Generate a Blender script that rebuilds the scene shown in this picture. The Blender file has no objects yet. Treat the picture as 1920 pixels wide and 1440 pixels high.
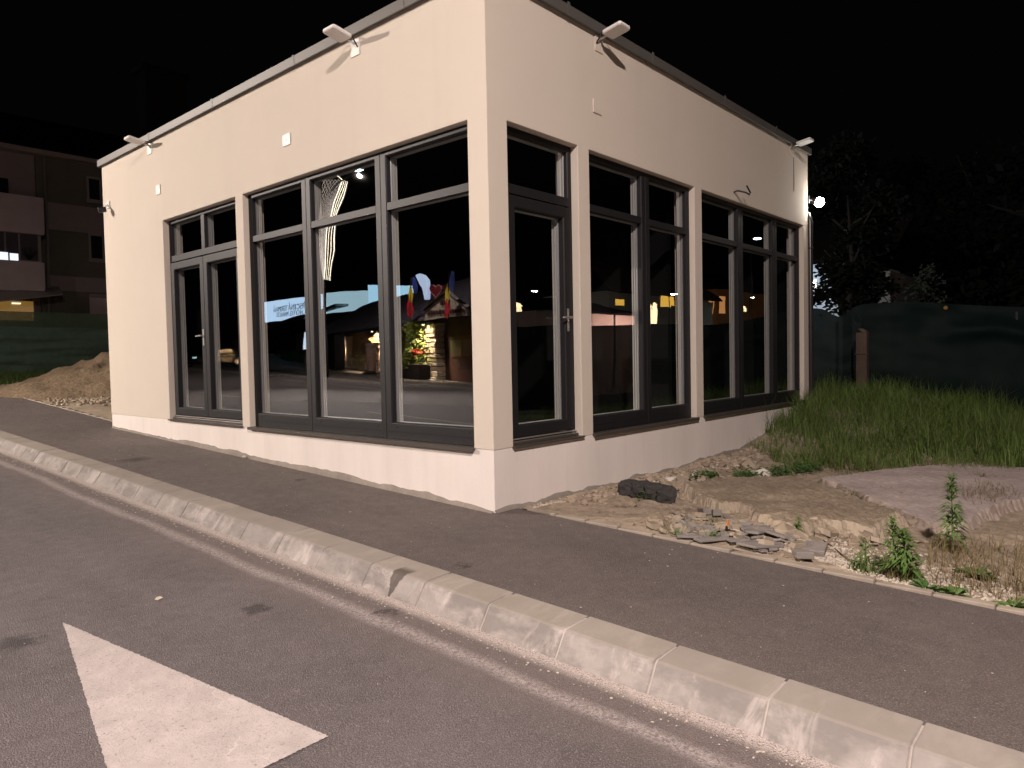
import bpy, bmesh, math, random
import numpy as np
from mathutils import Vector, Matrix, noise as mnoise
R = math.radians
random.seed(7)
SC = bpy.context.scene
COL = SC.collection

# ------------------------------------------------------------------ camera
CAM = np.array([-4.8760, -4.5392, 1.45])
YAW, PITCH, ROLL, FPX = 0.72222, -0.03626, -0.0200, 1343.24
_d = np.array([math.cos(YAW)*math.cos(PITCH), math.sin(YAW)*math.cos(PITCH), math.sin(PITCH)])
_r = np.array([math.sin(YAW), -math.cos(YAW), 0.0])
_u = np.cross(_r, _d)
_r2 = math.cos(ROLL)*_r + math.sin(ROLL)*_u
_u2 = -math.sin(ROLL)*_r + math.cos(ROLL)*_u
cam = bpy.data.cameras.new('camera')
camo = bpy.data.objects.new('camera', cam)
COL.objects.link(camo)
camo.matrix_world = Matrix(((_r2[0], _u2[0], -_d[0], CAM[0]), (_r2[1], _u2[1], -_d[1], CAM[1]),
                            (_r2[2], _u2[2], -_d[2], CAM[2]), (0, 0, 0, 1)))
cam.sensor_width = 36
cam.lens = FPX*36/1920
cam.clip_start = 0.05
cam.clip_end = 2000
SC.camera = camo

# ------------------------------------------------------------------ night sky, exposure
w = bpy.data.worlds.new('World'); SC.world = w; w.use_nodes = True
bg = w.node_tree.nodes['Background']
bg.inputs[0].default_value = (0.55, 0.5, 0.62, 1)
bg.inputs[1].default_value = 0.0016
SC.view_settings.view_transform = 'Standard'
SC.view_settings.look = 'None'
SC.view_settings.exposure = 0.24
SC.view_settings.gamma = 1
SC.cycles.max_bounces = 6
SC.cycles.transparent_max_bounces = 12
SC.cycles.sample_clamp_indirect = 40
LAMP_W = 23500.0
LAMP_COL = (1.0, 0.862, 0.765)
LAMP_W2 = 2350.0
LAMP_COL2 = (1.0, 0.842, 0.79)

# ------------------------------------------------------------------ measuring helpers (photo ray -> place in the world)
def ray(px, py):
    v = _d + (px-960)/FPX*_r2 - (py-720)/FPX*_u2
    return v/np.linalg.norm(v)
def hit(px, py, n, c, mirror=None):
    o = CAM.copy(); v = ray(px, py)
    if mirror:
        a, m = mirror; o[a] = 2*m-o[a]; v[a] = -v[a]
    n = np.array(n, float); t = (c-n@o)/(n@v)
    return Vector(o+t*v)
SL, CR = 0.037, 0.02
def G(x, y):                       # pavement level
    return SL*y + CR*min(x, 0.0)
def on_ground(px, py, off=0.0, cross=0.0):
    return hit(px, py, (-cross, -SL, 1), off)
GL = 0.135
ML, MR = (0, GL), (1, GL)

# ------------------------------------------------------------------ object helpers
ORG = {}
def link(o, parent=None):
    COL.objects.link(o)
    if parent is not None: o.parent = parent
    return o
def tag(o, label=None, cat=None, group=None, kind=None):
    if label: o['label'] = label
    if cat: o['category'] = cat
    if group: o['group'] = group
    if kind: o['kind'] = kind
    return o
def thing(name, loc, label, cat, group=None, rz=0.0):
    o = bpy.data.objects.new(name, None); o.empty_display_size = 0.2
    o.location = loc; o.rotation_euler = (0, 0, rz)
    link(o); ORG[o.name] = Vector(loc)
    return tag(o, label, cat, group)
def kids(o): return [c for c in bpy.data.objects if c.parent == o]
def copy_tree(o, parent=None):
    ch = kids(o)
    c = o.copy(); COL.objects.link(c)
    if parent is not None: c.parent = parent
    for k in ch: copy_tree(k, c)
    return c

class MB:
    def __init__(s): s.v = []; s.f = []; s.mi = []
    def add(s, vs, fs, m=0):
        b = len(s.v); s.v += [tuple(x) for x in vs]
        for f in fs: s.f.append(tuple(i+b for i in f)); s.mi.append(m)
    def box(s, a, b, m=0):
        x0, y0, z0 = a; x1, y1, z1 = b
        s.add([(x0,y0,z0),(x1,y0,z0),(x1,y1,z0),(x0,y1,z0),(x0,y0,z1),(x1,y0,z1),(x1,y1,z1),(x0,y1,z1)],
              [(0,3,2,1),(4,5,6,7),(0,1,5,4),(1,2,6,5),(2,3,7,6),(3,0,4,7)], m)
    def mbox(s, M, size, m=0):
        a, b, c = (k/2 for k in size)
        vs = [M @ Vector(p) for p in [(-a,-b,-c),(a,-b,-c),(a,b,-c),(-a,b,-c),(-a,-b,c),(a,-b,c),(a,b,c),(-a,b,c)]]
        s.add(vs, [(0,3,2,1),(4,5,6,7),(0,1,5,4),(1,2,6,5),(2,3,7,6),(3,0,4,7)], m)
    def tube(s, pts, r, n=8, m=0, caps=True):
        pts = [Vector(p) for p in pts]
        rs = r if isinstance(r, (list, tuple)) else [r]*len(pts)
        b = len(s.v); prev = None
        for i, p in enumerate(pts):
            t = (pts[min(i+1, len(pts)-1)]-pts[max(i-1, 0)]).normalized()
            q = Vector((0,0,1)) if abs(t.z) < .9 else Vector((1,0,0))
            if prev is not None: q = prev
            a = (q - t*q.dot(t)).normalized(); prev = a; c = t.cross(a)
            for k in range(n):
                an = 2*math.pi*k/n
                s.v.append(tuple(p + (a*math.cos(an)+c*math.sin(an))*rs[i]))
        for i in range(len(pts)-1):
            for k in range(n):
                k2 = (k+1) % n
                s.f.append((b+i*n+k, b+i*n+k2, b+(i+1)*n+k2, b+(i+1)*n+k)); s.mi.append(m)
        if caps:
            s.f.append(tuple(b+k for k in range(n))[::-1]); s.mi.append(m)
            s.f.append(tuple(b+(len(pts)-1)*n+k for k in range(n))); s.mi.append(m)
    def prism(s, poly, off, m=0):
        n = len(poly); poly = [Vector(p) for p in poly]; off = Vector(off)
        s.add(poly+[p+off for p in poly], [tuple(range(n))[::-1], tuple(range(n, 2*n))] +
              [(i, (i+1) % n, n+(i+1) % n, n+i) for i in range(n)], m)
    def build(s, name, mats, parent=None, smooth=False, bevel=0.0, fix=True, seg=1, world=True):
        me = bpy.data.meshes.new(name)
        o = Vector((0,0,0))
        if parent is not None and world: o = ORG.get(parent.name, o)
        me.from_pydata([tuple(Vector(p)-o) for p in s.v], [], s.f)
        if not isinstance(mats, (list, tuple)): mats = [mats]
        for m in mats: me.materials.append(m)
        if len(mats) > 1: me.polygons.foreach_set('material_index', s.mi)
        if fix:
            bm = bmesh.new(); bm.from_mesh(me)
            bmesh.ops.recalc_face_normals(bm, faces=bm.faces); bm.to_mesh(me); bm.free()
        if smooth: me.polygons.foreach_set('use_smooth', [True]*len(me.polygons))
        ob = bpy.data.objects.new(name, me)
        link(ob, parent)
        if parent is not None: ORG[ob.name] = ORG.get(parent.name, Vector((0,0,0)))
        if bevel:
            bv = ob.modifiers.new('bevel', 'BEVEL'); bv.width = bevel; bv.segments = seg
            bv.limit_method = 'ANGLE'; bv.angle_limit = R(35)
        return ob

def text_obj(body, name, size, M, mat, parent, ext=0.01):
    cu = bpy.data.curves.new('tmp', 'FONT'); cu.body = body; cu.size = size; cu.align_x = 'CENTER'; cu.align_y = 'CENTER'; cu.extrude = ext
    t = bpy.data.objects.new('tmp', cu); COL.objects.link(t)
    dg = bpy.context.evaluated_depsgraph_get()
    me = bpy.data.meshes.new_from_object(t.evaluated_get(dg))
    bpy.data.objects.remove(t); bpy.data.curves.remove(cu)
    o = ORG.get(parent.name, Vector((0,0,0)))
    me.transform(Matrix.Translation(-o) @ M); me.materials.clear(); me.materials.append(mat)
    ob = bpy.data.objects.new(name, me); link(ob, parent); ORG[ob.name] = o
    return ob

# ------------------------------------------------------------------ materials
class NT:
    def __init__(s, name):
        s.m = bpy.data.materials.new(name); s.m.use_nodes = True; s.t = s.m.node_tree
        s.b = s.t.nodes['Principled BSDF']
        s.pos = s.t.nodes.new('ShaderNodeNewGeometry').outputs['Position']
    def n(s, ty, **kw):
        x = s.t.nodes.new('ShaderNode'+ty)
        for k, v in kw.items(): setattr(x, k, v)
        return x
    def l(s, a, b): s.t.links.new(a, b)
    def set(s, sock, v):
        if hasattr(v, 'is_output') or isinstance(v, bpy.types.NodeSocket): s.l(v, sock)
        else: sock.default_value = v
    def mapping(s, scale=(1,1,1), loc=(0,0,0), rot=(0,0,0)):
        x = s.n('Mapping'); s.l(s.pos, x.inputs[0])
        x.inputs['Scale'].default_value = scale; x.inputs['Location'].default_value = loc; x.inputs['Rotation'].default_value = rot
        return x.outputs[0]
    def noise(s, scale, detail=3, rough=.55, vec=None, dist=0):
        x = s.n('TexNoise'); s.l(vec or s.pos, x.inputs['Vector'])
        x.inputs['Scale'].default_value = scale; x.inputs['Detail'].default_value = detail
        x.inputs['Roughness'].default_value = rough; x.inputs['Distortion'].default_value = dist
        return x.outputs[0]
    def voro(s, scale, feature='F1', vec=None):
        x = s.n('TexVoronoi', feature=feature); s.l(vec or s.pos, x.inputs['Vector']); x.inputs['Scale'].default_value = scale
        return x
    def ramp(s, fac, stops):
        x = s.n('ValToRGB'); s.l(fac, x.inputs[0]); e = x.color_ramp.elements
        while len(e) < len(stops): e.new(.5)
        for el, (p, c) in zip(e, stops):
            el.position = p; el.color = (c, c, c, 1) if not hasattr(c, '__len__') else (*c, 1)
        return x.outputs[0]
    def mix(s, fac, a, b, mode='MIX'):
        x = s.n('Mix', data_type='RGBA', blend_type=mode)
        for k, v in ((0, fac), (6, a), (7, b)):
            if isinstance(v, bpy.types.NodeSocket): s.l(v, x.inputs[k])
            elif hasattr(v, '__len__'): x.inputs[k].default_value = (*v, 1)
            else: x.inputs[k].default_value = v
        return x.outputs[2]
    def math(s, op, a, b=None, c=None, clamp=False):
        x = s.n('Math', operation=op, use_clamp=clamp)
        for i, v in enumerate((a, b, c)):
            if v is None: continue
            if isinstance(v, bpy.types.NodeSocket): s.l(v, x.inputs[i])
            else: x.inputs[i].default_value = v
        return x.outputs[0]
    def xyz(s):
        x = s.n('SeparateXYZ'); s.l(s.pos, x.inputs[0]); return x.outputs
    def color(s, c): s.l(c, s.b.inputs['Base Color']) if isinstance(c, bpy.types.NodeSocket) else setattr(s.b.inputs['Base Color'], 'default_value', (*c, 1))
    def bump(s, h, dist=.01, strength=1.0, prev=None):
        x = s.n('Bump'); s.l(h, x.inputs['Height']); x.inputs['Distance'].default_value = dist; x.inputs['Strength'].default_value = strength
        if prev is not None: s.l(prev, x.inputs['Normal'])
        s.l(x.outputs[0], s.b.inputs['Normal']); return x.outputs[0]
    def rough(s, v, spec=.4):
        s.set(s.b.inputs['Roughness'], v); s.b.inputs['Specular IOR Level'].default_value = spec
def simple(name, c, rough=.7, var=.18, scale=6, bump=0.0, bscale=60, metal=0, spec=.4, emit=None, es=0):
    t = NT(name); k = t.noise(scale, 4)
    t.color(t.mix(k, tuple(x*(1-var) for x in c), tuple(min(1, x*(1+var)) for x in c)))
    t.rough(rough, spec); t.b.inputs['Metallic'].default_value = metal
    if bump: t.bump(t.noise(bscale, 4), bump, 1)
    if emit: t.b.inputs['Emission Color'].default_value = (*emit, 1); t.b.inputs['Emission Strength'].default_value = es
    return t.m
def emitter(name, c, s):
    m = bpy.data.materials.new(name); m.use_nodes = True; b = m.node_tree.nodes['Principled BSDF']
    b.inputs['Base Color'].default_value = (.6, .6, .6, 1); b.inputs['Emission Color'].default_value = (*c, 1); b.inputs['Emission Strength'].default_value = s
    return m

# asphalt road with a pale line of washed-out grit along the gutter
def asphalt(name, base, road):
    t = NT(name)
    big = t.noise(.9, 5, .6); mid = t.noise(9, 4, .6); fine = t.noise(120, 3, .75); grain = t.voro(130)
    c = t.mix(t.ramp(big, [(.3, 0), (.7, 1)]), tuple(x*.74 for x in base), tuple(x*1.28 for x in base))
    strk = t.noise(1, 4, .6, t.mapping((2.2, .35, 1)))
    c = t.mix(t.math('MULTIPLY', t.ramp(strk, [(.5, 0), (.7, 1)]), .35), c, tuple(x*1.6 for x in base))
    c = t.mix(t.math('MULTIPLY', mid, .55), c, tuple(x*.62 for x in base))
    c = t.mix(t.ramp(fine, [(.5, 0), (.68, .9)]), c, tuple(x*2.3 for x in base))
    c = t.mix(t.ramp(grain.outputs['Distance'], [(.05, .85), (.5, 0)]), c, tuple(x*.45 for x in base))
    X, Y, Z = t.xyz()
    speck = t.voro(26 if not road else 15); n2 = t.noise(2.2, 2)
    sm = t.math('MULTIPLY', t.ramp(speck.outputs['Distance'], [(.05, 1), (.085, 0)]), t.ramp(n2, [(.5, 0), (.6, 1)]))
    c = t.mix(t.math('MULTIPLY', sm, .6), c, (.34, .30, .26))
    if road:
        wob = t.math('MULTIPLY', t.math('SUBTRACT', t.noise(.8, 3), .5), .17)
        dx = t.math('ABSOLUTE', t.math('ADD', t.math('ADD', X, 2.065), wob))
        sand = t.math('MULTIPLY', t.ramp(dx, [(.012, 1), (.085, 0)]), t.ramp(t.noise(48, 4, .75), [(.36, 0), (.60, 1)]))
        c = t.mix(t.math('MULTIPLY', sand, .95), c, (.62, .55, .53))
        wide = t.ramp(t.math('ABSOLUTE', t.math('ADD', X, 1.95)), [(.12, 1), (.45, 0)])
        c = t.mix(t.math('MULTIPLY', wide, .4), c, (.22, .175, .15))
        foot = t.math('MULTIPLY', t.ramp(t.math('ABSOLUTE', t.math('ADD', X, 1.77)), [(.03, 1), (.11, 0)]), t.ramp(t.noise(90, 3, .7), [(.33, 0), (.5, 1)]))
        c = t.mix(t.math('MULTIPLY', foot, .9), c, (.60, .52, .47))
        spots = [on_ground(482, 1142, -.14, CR), on_ground(30, 1205, -.14, CR), on_ground(722, 1147, -.14, CR)]
    else:
        spots = [on_ground(255, 862, 0, CR), on_ground(870, 1060, 0, CR), on_ground(560, 900, 0, CR), on_ground(1330, 1010, 0, CR)]
    for i, p in enumerate(spots):
        cx = t.n('Combine' + 'XYZ'); t.l(X, cx.inputs[0]); t.l(Y, cx.inputs[1])
        dd = t.n('VectorMath', operation='DISTANCE'); t.l(cx.outputs[0], dd.inputs[0]); dd.inputs[1].default_value = (p.x, p.y, 0)
        d2 = t.math('ADD', dd.outputs['Value'], t.math('MULTIPLY', t.math('SUBTRACT', t.noise(14, 4, .7), .5), .34))
        r = [.10, .14, .08, .05][i] if road else [.22, .07, .08, .06][i]
        c = t.mix(t.ramp(d2, [(r*.4, .75), (r*1.1, 0)]), c, tuple(x*.28 for x in base))
    t.color(c); t.rough(t.ramp(mid, [(.3, .62), (.7, .86)]), .35)
    h = t.math('ADD', t.math('MULTIPLY', grain.outputs['Distance'], -.7), t.math('MULTIPLY', fine, .8))
    t.bump(h, .010, 1.0)
    return t.m
M_road = asphalt('asphalt_road', (.150, .128, .127), True)
M_pave = asphalt('asphalt_pavement', (.130, .108, .098), False)

def concrete(name, base, stain=False):
    t = NT(name); a = t.noise(3, 5, .65); b = t.noise(26, 4, .6); f = t.noise(220, 2)
    c = t.mix(t.ramp(a, [(.3, 0), (.72, 1)]), tuple(x*.74 for x in base), tuple(x*1.14 for x in base))
    c = t.mix(t.math('MULTIPLY', t.ramp(b, [(.45, 0), (.75, 1)]), .35), c, tuple(x*.66 for x in base))
    if stain:
        X, Y, Z = t.xyz()
        st = t.noise(1.0, 4, .6, t.mapping((2, 3.2, 9)))
        c = t.mix(t.math('MULTIPLY', t.ramp(st, [(.44, 0), (.60, 1)]), .72), c, tuple(x*.52 for x in base))
        wh = t.noise(1, 6, .7, t.mapping((2, 5.5, 3.2), (3, 7, 1)), .6)
        c = t.mix(t.math('MULTIPLY', t.ramp(wh, [(.52, 0), (.66, 1)]), .55), c, (.60, .54, .50))
        gn = t.n('NewGeometry'); sn = t.n('SeparateXYZ'); t.l(gn.outputs['True Normal'], sn.inputs[0])
        c = t.mix(t.ramp(sn.outputs[2], [(.75, 0), (.97, .75)]), c, t.mix(a, (.27, .235, .19), (.335, .295, .245)))
        wn = t.n('TexWhiteNoise', noise_dimensions='1D'); t.l(t.math('FLOOR', t.math('DIVIDE', t.math('ADD', Y, .29), .592)), wn.inputs['W'])
        c = t.mix(t.math('MULTIPLY', wn.outputs['Value'], .34), c, tuple(x*.62 for x in base))
        # a dark run of spilt drink down one stone
        yw = t.math('ADD', t.math('ABSOLUTE', t.math('ADD', Y, .60)), t.math('MULTIPLY', t.math('SUBTRACT', t.noise(18, 3), .5), .06))
        zz = t.math('SUBTRACT', Z, t.math('MULTIPLY', Y, SL))
        wd = t.math('MULTIPLY_ADD', t.math('ADD', zz, .19), .42, .008)
        run = t.ramp(t.math('DIVIDE', yw, t.math('MAXIMUM', wd, .005)), [(.8, 1), (1.25, 0)])
        run = t.math('MULTIPLY', run, t.ramp(X, [(0, 1), (1, 1)]))
        lim = t.ramp(t.math('ADD', X, 2.50), [(.90, 1), (.97, 0)])
        c = t.mix(t.math('MULTIPLY', t.math('MULTIPLY', run, lim), .75), c, (.05, .036, .026))
    t.color(c); t.rough(.88, .25)
    t.bump(t.math('ADD', t.math('MULTIPLY', b, .6), t.math('MULTIPLY', f, .35)), .004, .8)
    return t.m
M_kerb = concrete('kerb_concrete', (.36, .325, .30), True)
M_mortar = concrete('mortar', (.46, .41, .365))
M_edge = concrete('edging_concrete', (.33, .28, .225))
M_cement = concrete('cement_fillet', (.27, .235, .20))
def slab_mat(name, top, dirt, pale):
    t = NT(name); a = t.noise(2.2, 5, .65); b_ = t.noise(17, 5, .65); f = t.noise(130, 3, .7)
    c = t.mix(t.ramp(a, [(.35, 0), (.65, 1)]), top, dirt)
    c = t.mix(t.math('MULTIPLY', t.ramp(b_, [(.42, 0), (.68, 1)]), .5), c, tuple(x*.6 for x in dirt))
    g = t.n('NewGeometry'); sx = t.n('SeparateXYZ'); t.l(g.outputs['True Normal'], sx.inputs[0])
    c = t.mix(t.ramp(sx.outputs[2], [(.55, .8), (.9, 0)]), c, pale)
    v = t.voro(38); c = t.mix(t.math('MULTIPLY', t.ramp(v.outputs['Distance'], [(.08, 1), (.2, 0)]), t.ramp(t.noise(3.5, 3), [(.5, 0), (.6, .8)])), c, (.45, .39, .32))
    t.color(c); t.rough(.93, .15); t.bump(t.math('ADD', b_, t.math('MULTIPLY', f, .5)), .014, .9); return t.m
M_slab = slab_mat('old_slab', (.32, .26, .19), (.24, .19, .135), (.42, .35, .265))
M_slabtop = slab_mat('pinkish_slab', (.47, .395, .365), (.40, .33, .30), (.36, .29, .235))
M_post = concrete('post_concrete', (.10, .07, .055))

def render_wall():
    t = NT('cream_render'); k = t.noise(1.1, 4); f = t.voro(300); g = t.noise(240, 2, .6)
    c = t.mix(k, (.70, .625, .53), (.755, .675, .575))
    drip = t.noise(1, 4, .6, t.mapping((2.4, 2.4, .22)))
    c = t.mix(t.math('MULTIPLY', t.ramp(drip, [(.55, 0), (.8, 1)]), .13), c, (.50, .44, .385))
    t.color(c); t.rough(.92, .2)
    t.bump(t.math('ADD', t.math('MULTIPLY', f.outputs['Distance'], .7), t.math('MULTIPLY', g, .6)), .006, .75)
    return t.m
M_wall = render_wall()
def plinth_mat():
    t = NT('plinth_coat'); k = t.noise(1, 5, .6, t.mapping((1.4, 1.4, .5))); v = t.noise(1, 4, .6, t.mapping((5, 5, .4)))
    c = t.mix(t.ramp(k, [(.3, 0), (.7, 1)]), (.72, .655, .605), (.82, .755, .70))
    c = t.mix(t.math('MULTIPLY', t.ramp(v, [(.5, 0), (.75, 1)]), .25), c, (.60, .545, .50))
    t.color(c); t.rough(.85, .25); t.bump(t.noise(30, 5, .6), .003, .6); return t.m
M_plinth = plinth_mat()

def frame_mat():
    t = NT('anthracite_frame'); g = t.noise(1, 4, .6, t.mapping((60, 60, 6)))
    t.color(t.mix(g, (.011, .0107, .0118), (.019, .018, .0192))); t.rough(.5, .22); t.bump(g, .0008, .5); return t.m
M_frame = frame_mat()
M_inner = simple('white_inner_frame', (.55, .54, .50), .35, .04)
M_spacer = simple('spacer_bar', (.62, .63, .65), .3, .05, metal=.7)
M_alu = simple('brushed_metal', (.62, .60, .57), .3, .06, metal=.85)
M_fascia = simple('grey_fascia', (.105, .098, .088), .5, .12, 3, metal=.1)
M_sill = simple('sill_metal', (.085, .072, .062), .4, .1, 8, metal=.3)
M_dark = simple('black_plastic', (.012, .012, .013), .45, .1)
M_white = simple('white_plastic', (.78, .76, .72), .5, .05)
M_room = simple('dark_room', (.009, .009, .009), .9, .2, spec=.1)
M_pipe = simple('downpipe_metal', (.06, .057, .056), .28, .1, metal=.6)

def glass_mat():
    m = bpy.data.materials.new('window_glass'); m.use_nodes = True; t = m.node_tree; t.nodes.clear()
    out = t.nodes.new('ShaderNodeOutputMaterial'); mx = t.nodes.new('ShaderNodeMixShader')
    gl = t.nodes.new('ShaderNodeBsdfGlossy'); tr = t.nodes.new('ShaderNodeBsdfTransparent'); dt = t.nodes.new('ShaderNodeVectorMath'); dt.operation = 'DOT_PRODUCT'
    gl.inputs['Roughness'].default_value = 0.004; gl.inputs['Color'].default_value = (.96, .98, 1, 1)
    tr.inputs['Color'].default_value = (.82, .83, .83, 1)
    geo = t.nodes.new('ShaderNodeNewGeometry'); no = t.nodes.new('ShaderNodeTexNoise'); no.inputs['Scale'].default_value = 1.6; no.inputs['Detail'].default_value = 1
    bp = t.nodes.new('ShaderNodeBump'); bp.inputs['Distance'].default_value = .0011; bp.inputs['Strength'].default_value = 1
    t.links.new(geo.outputs['Position'], no.inputs['Vector']); t.links.new(no.outputs[0], bp.inputs['Height']); t.links.new(bp.outputs[0], gl.inputs['Normal'])
    def mt(op, a, b):
        x = t.nodes.new('ShaderNodeMath'); x.operation = op
        for i, v in enumerate((a, b)):
            if isinstance(v, (int, float)): x.inputs[i].default_value = v
            elif v is not None: t.links.new(v, x.inputs[i])
        return x.outputs[0]
    t.links.new(geo.outputs['Normal'], dt.inputs[0]); t.links.new(geo.outputs['Incoming'], dt.inputs[1])
    R0 = .17; sch = mt('ADD', mt('MULTIPLY', mt('POWER', mt('SUBTRACT', 1.0, mt('ABSOLUTE', dt.outputs['Value'], None)), 5.0), 1-R0), R0)
    t.links.new(sch, mx.inputs[0]); t.links.new(tr.outputs[0], mx.inputs[1]); t.links.new(gl.outputs[0], mx.inputs[2]); t.links.new(mx.outputs[0], out.inputs[0])
    return m
M_glass = glass_mat()

def dirt_mat():
    t = NT('dry_dirt'); a = t.noise(1.3, 5, .6); b = t.noise(11, 5, .65); f = t.noise(120, 3, .7); v = t.voro(55)
    c = t.mix(t.ramp(a, [(.3, 0), (.7, 1)]), (.31, .25, .185), (.50, .41, .31))
    c = t.mix(t.math('MULTIPLY', t.ramp(b, [(.45, 0), (.7, 1)]), .6), c, (.15, .11, .075))
    c = t.mix(t.math('MULTIPLY', t.ramp(v.outputs['Distance'], [(.1, 1), (.3, 0)]), t.ramp(t.noise(4, 3), [(.5, 0), (.62, .85)])), c, (.6, .53, .44))
    c = t.mix(t.math('MULTIPLY', t.ramp(t.noise(2.6, 6, .7), [(.50, 0), (.64, 1)]), .55), c, (.15, .115, .08))
    t.color(c); t.rough(.95, .15); t.bump(t.math('ADD', b, t.math('MULTIPLY', f, .5)), .02, .8); return t.m
M_dirt = dirt_mat()
M_sand = simple('sand', (.19, .135, .082), .95, .4, 4, .06, 7)
M_terrain = simple('rough_ground', (.07, .065, .05), .95, .35, 1.5, .03, 12)
def paint_mat():
    t = NT('road_paint'); a = t.noise(5, 5, .65); f = t.noise(120, 3, .7); wv = t.n('VectorMath', operation='ADD'); nz = t.n('TexNoise'); t.l(t.pos, nz.inputs['Vector']); nz.inputs['Scale'].default_value = 2.5; nz.inputs['Detail'].default_value = 5
    t.l(t.pos, wv.inputs[0]); t.l(nz.outputs['Color'], wv.inputs[1]); cr = t.voro(1.1, 'DISTANCE_TO_EDGE', wv.outputs[0])
    c = t.mix(t.ramp(a, [(.3, 0), (.75, 1)]), (.42, .37, .345), (.57, .505, .475))
    crack = t.math('MULTIPLY', t.ramp(cr.outputs['Distance'], [(.003, 1), (.010, 0)]), t.ramp(t.noise(3, 3), [(.45, 0), (.6, 1)]))
    c = t.mix(t.math('MULTIPLY', crack, .45), c, (.70, .64, .6))
    c = t.mix(t.ramp(t.noise(55, 4, .7), [(.58, 0), (.70, .85)]), c, (.20, .172, .165))
    t.color(c); t.rough(.75, .35); t.bump(t.math('ADD', t.math('MULTIPLY', f, .8), t.noise(24, 4)), .006, .9); return t.m
M_paint = paint_mat()

def leafmat(name, c1, c2, scale=3.0):
    t = NT(name); k = t.noise(scale, 3); j = t.noise(45, 1)
    t.color(t.mix(t.math('MULTIPLY_ADD', k, .6, t.math('MULTIPLY', j, .4)), c1, c2)); t.rough(.6, .3)
    return t.m
M_grass = leafmat('grass_blade', (.020, .052, .008), (.165, .235, .055), 2.2)
M_dry = leafmat('dry_grass', (.105, .078, .036), (.20, .155, .075))
M_weed = leafmat('weed_leaf', (.045, .10, .022), (.13, .21, .05), 6)
M_clover = leafmat('clover_leaf', (.03, .085, .015), (.09, .17, .04), 6)
M_tree = leafmat('tree_leaf', (.0012, .0017, .001), (.003, .0045, .0026))
M_bark = simple('bark', (.006, .005, .004), .9, .3, 8, .01, 30)
M_gravel = simple('white_gravel', (.50, .44, .36), .9, .35, 25, .003, 120)
M_slate = simple('grey_tile', (.22, .195, .175), .85, .35, 9, .004, 60)
M_chunk = simple('black_asphalt', (.045, .042, .040), .85, .3, 14, .01, 60)
M_whitestone = simple('white_stone', (.62, .57, .50), .9, .15, 9, .006, 60)
M_twig = simple('twig', (.13, .09, .06), .9, .25)
M_paper = simple('paper', (.62, .54, .44), .8, .15, 30)

def cloth(name, c, alpha):
    t = NT(name); k = t.noise(4, 4); w1 = t.noise(1, 2, .5, t.mapping((260, 260, 30)))
    t.color(t.mix(k, tuple(x*.7 for x in c), tuple(x*1.3 for x in c))); t.rough(.65, .12); t.bump(w1, .002, .6)
    t.b.inputs['Alpha'].default_value = alpha
    return t.m
M_net = cloth('green_net', (.0034, .0100, .0084), .985)
M_netl = cloth('green_tarp', (.10, .155, .115), .98)
M_netup = cloth('green_net_thin', (.085, .13, .075), .84)

# ================================================================== GROUND
def sheet(name, xs, ys, zf, mat, label=None, mask=None):
    b = MB(); nx, ny = len(xs), len(ys)
    for y in ys:
        for x in xs: b.v.append((x, y, zf(x, y)))
    for j in range(ny-1):
        for i in range(nx-1):
            if mask and not mask((xs[i]+xs[i+1])/2, (ys[j]+ys[j+1])/2): continue
            b.f.append((j*nx+i, j*nx+i+1, (j+1)*nx+i+1, (j+1)*nx+i)); b.mi.append(0)
    o = b.build(name, mat, smooth=True); o['kind'] = 'structure'
    return o
lin = lambda a, b, n: [a+(b-a)*i/(n-1) for i in range(n)]
sheet('terrain', [-500, -120, -60, -20, 0, 20, 60, 120, 500], [-500, -120, -60, -12, 0, 12, 30, 60, 90, 160, 500],
      lambda x, y: SL*max(-60, min(60, y)) - .75 - (.3 if x < -1 else 0), M_terrain)
roadz = lambda x, y: SL*y + CR*x - .14
sheet('road', lin(-15.8, -1.70, 8), lin(-60, 95, 40), roadz, M_road)
sheet('pavement', [-1.44, -.6, 0.02, .30], lin(-14, 9.6, 60), G, M_pave)
def edge_x(y): return .30 if y < 9.4 else .30+.055*(y-9.4)
b = MB()
ys = lin(9.6, 70, 40)
for y in ys: b.v += [(-1.44, y, G(-1.44, y)), (-.3, y, G(-.3, y)), (edge_x(y), y, G(.1, y))]
for i in range(len(ys)-1):
    for k in (0, 1): b.f.append((i*3+k, i*3+k+1, i*3+4+k, i*3+3+k)); b.mi.append(0)
b.build('pavement_upper', M_pave)['kind'] = 'structure'
bpy.data.objects['pavement_upper'].name = 'pavement'
sheet('far_pavement', [-60, -40, -30, -22, -15.95], lin(-60, 95, 30), lambda x, y: SL*y + CR*max(x, -40) - .03, M_pave)

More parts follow.
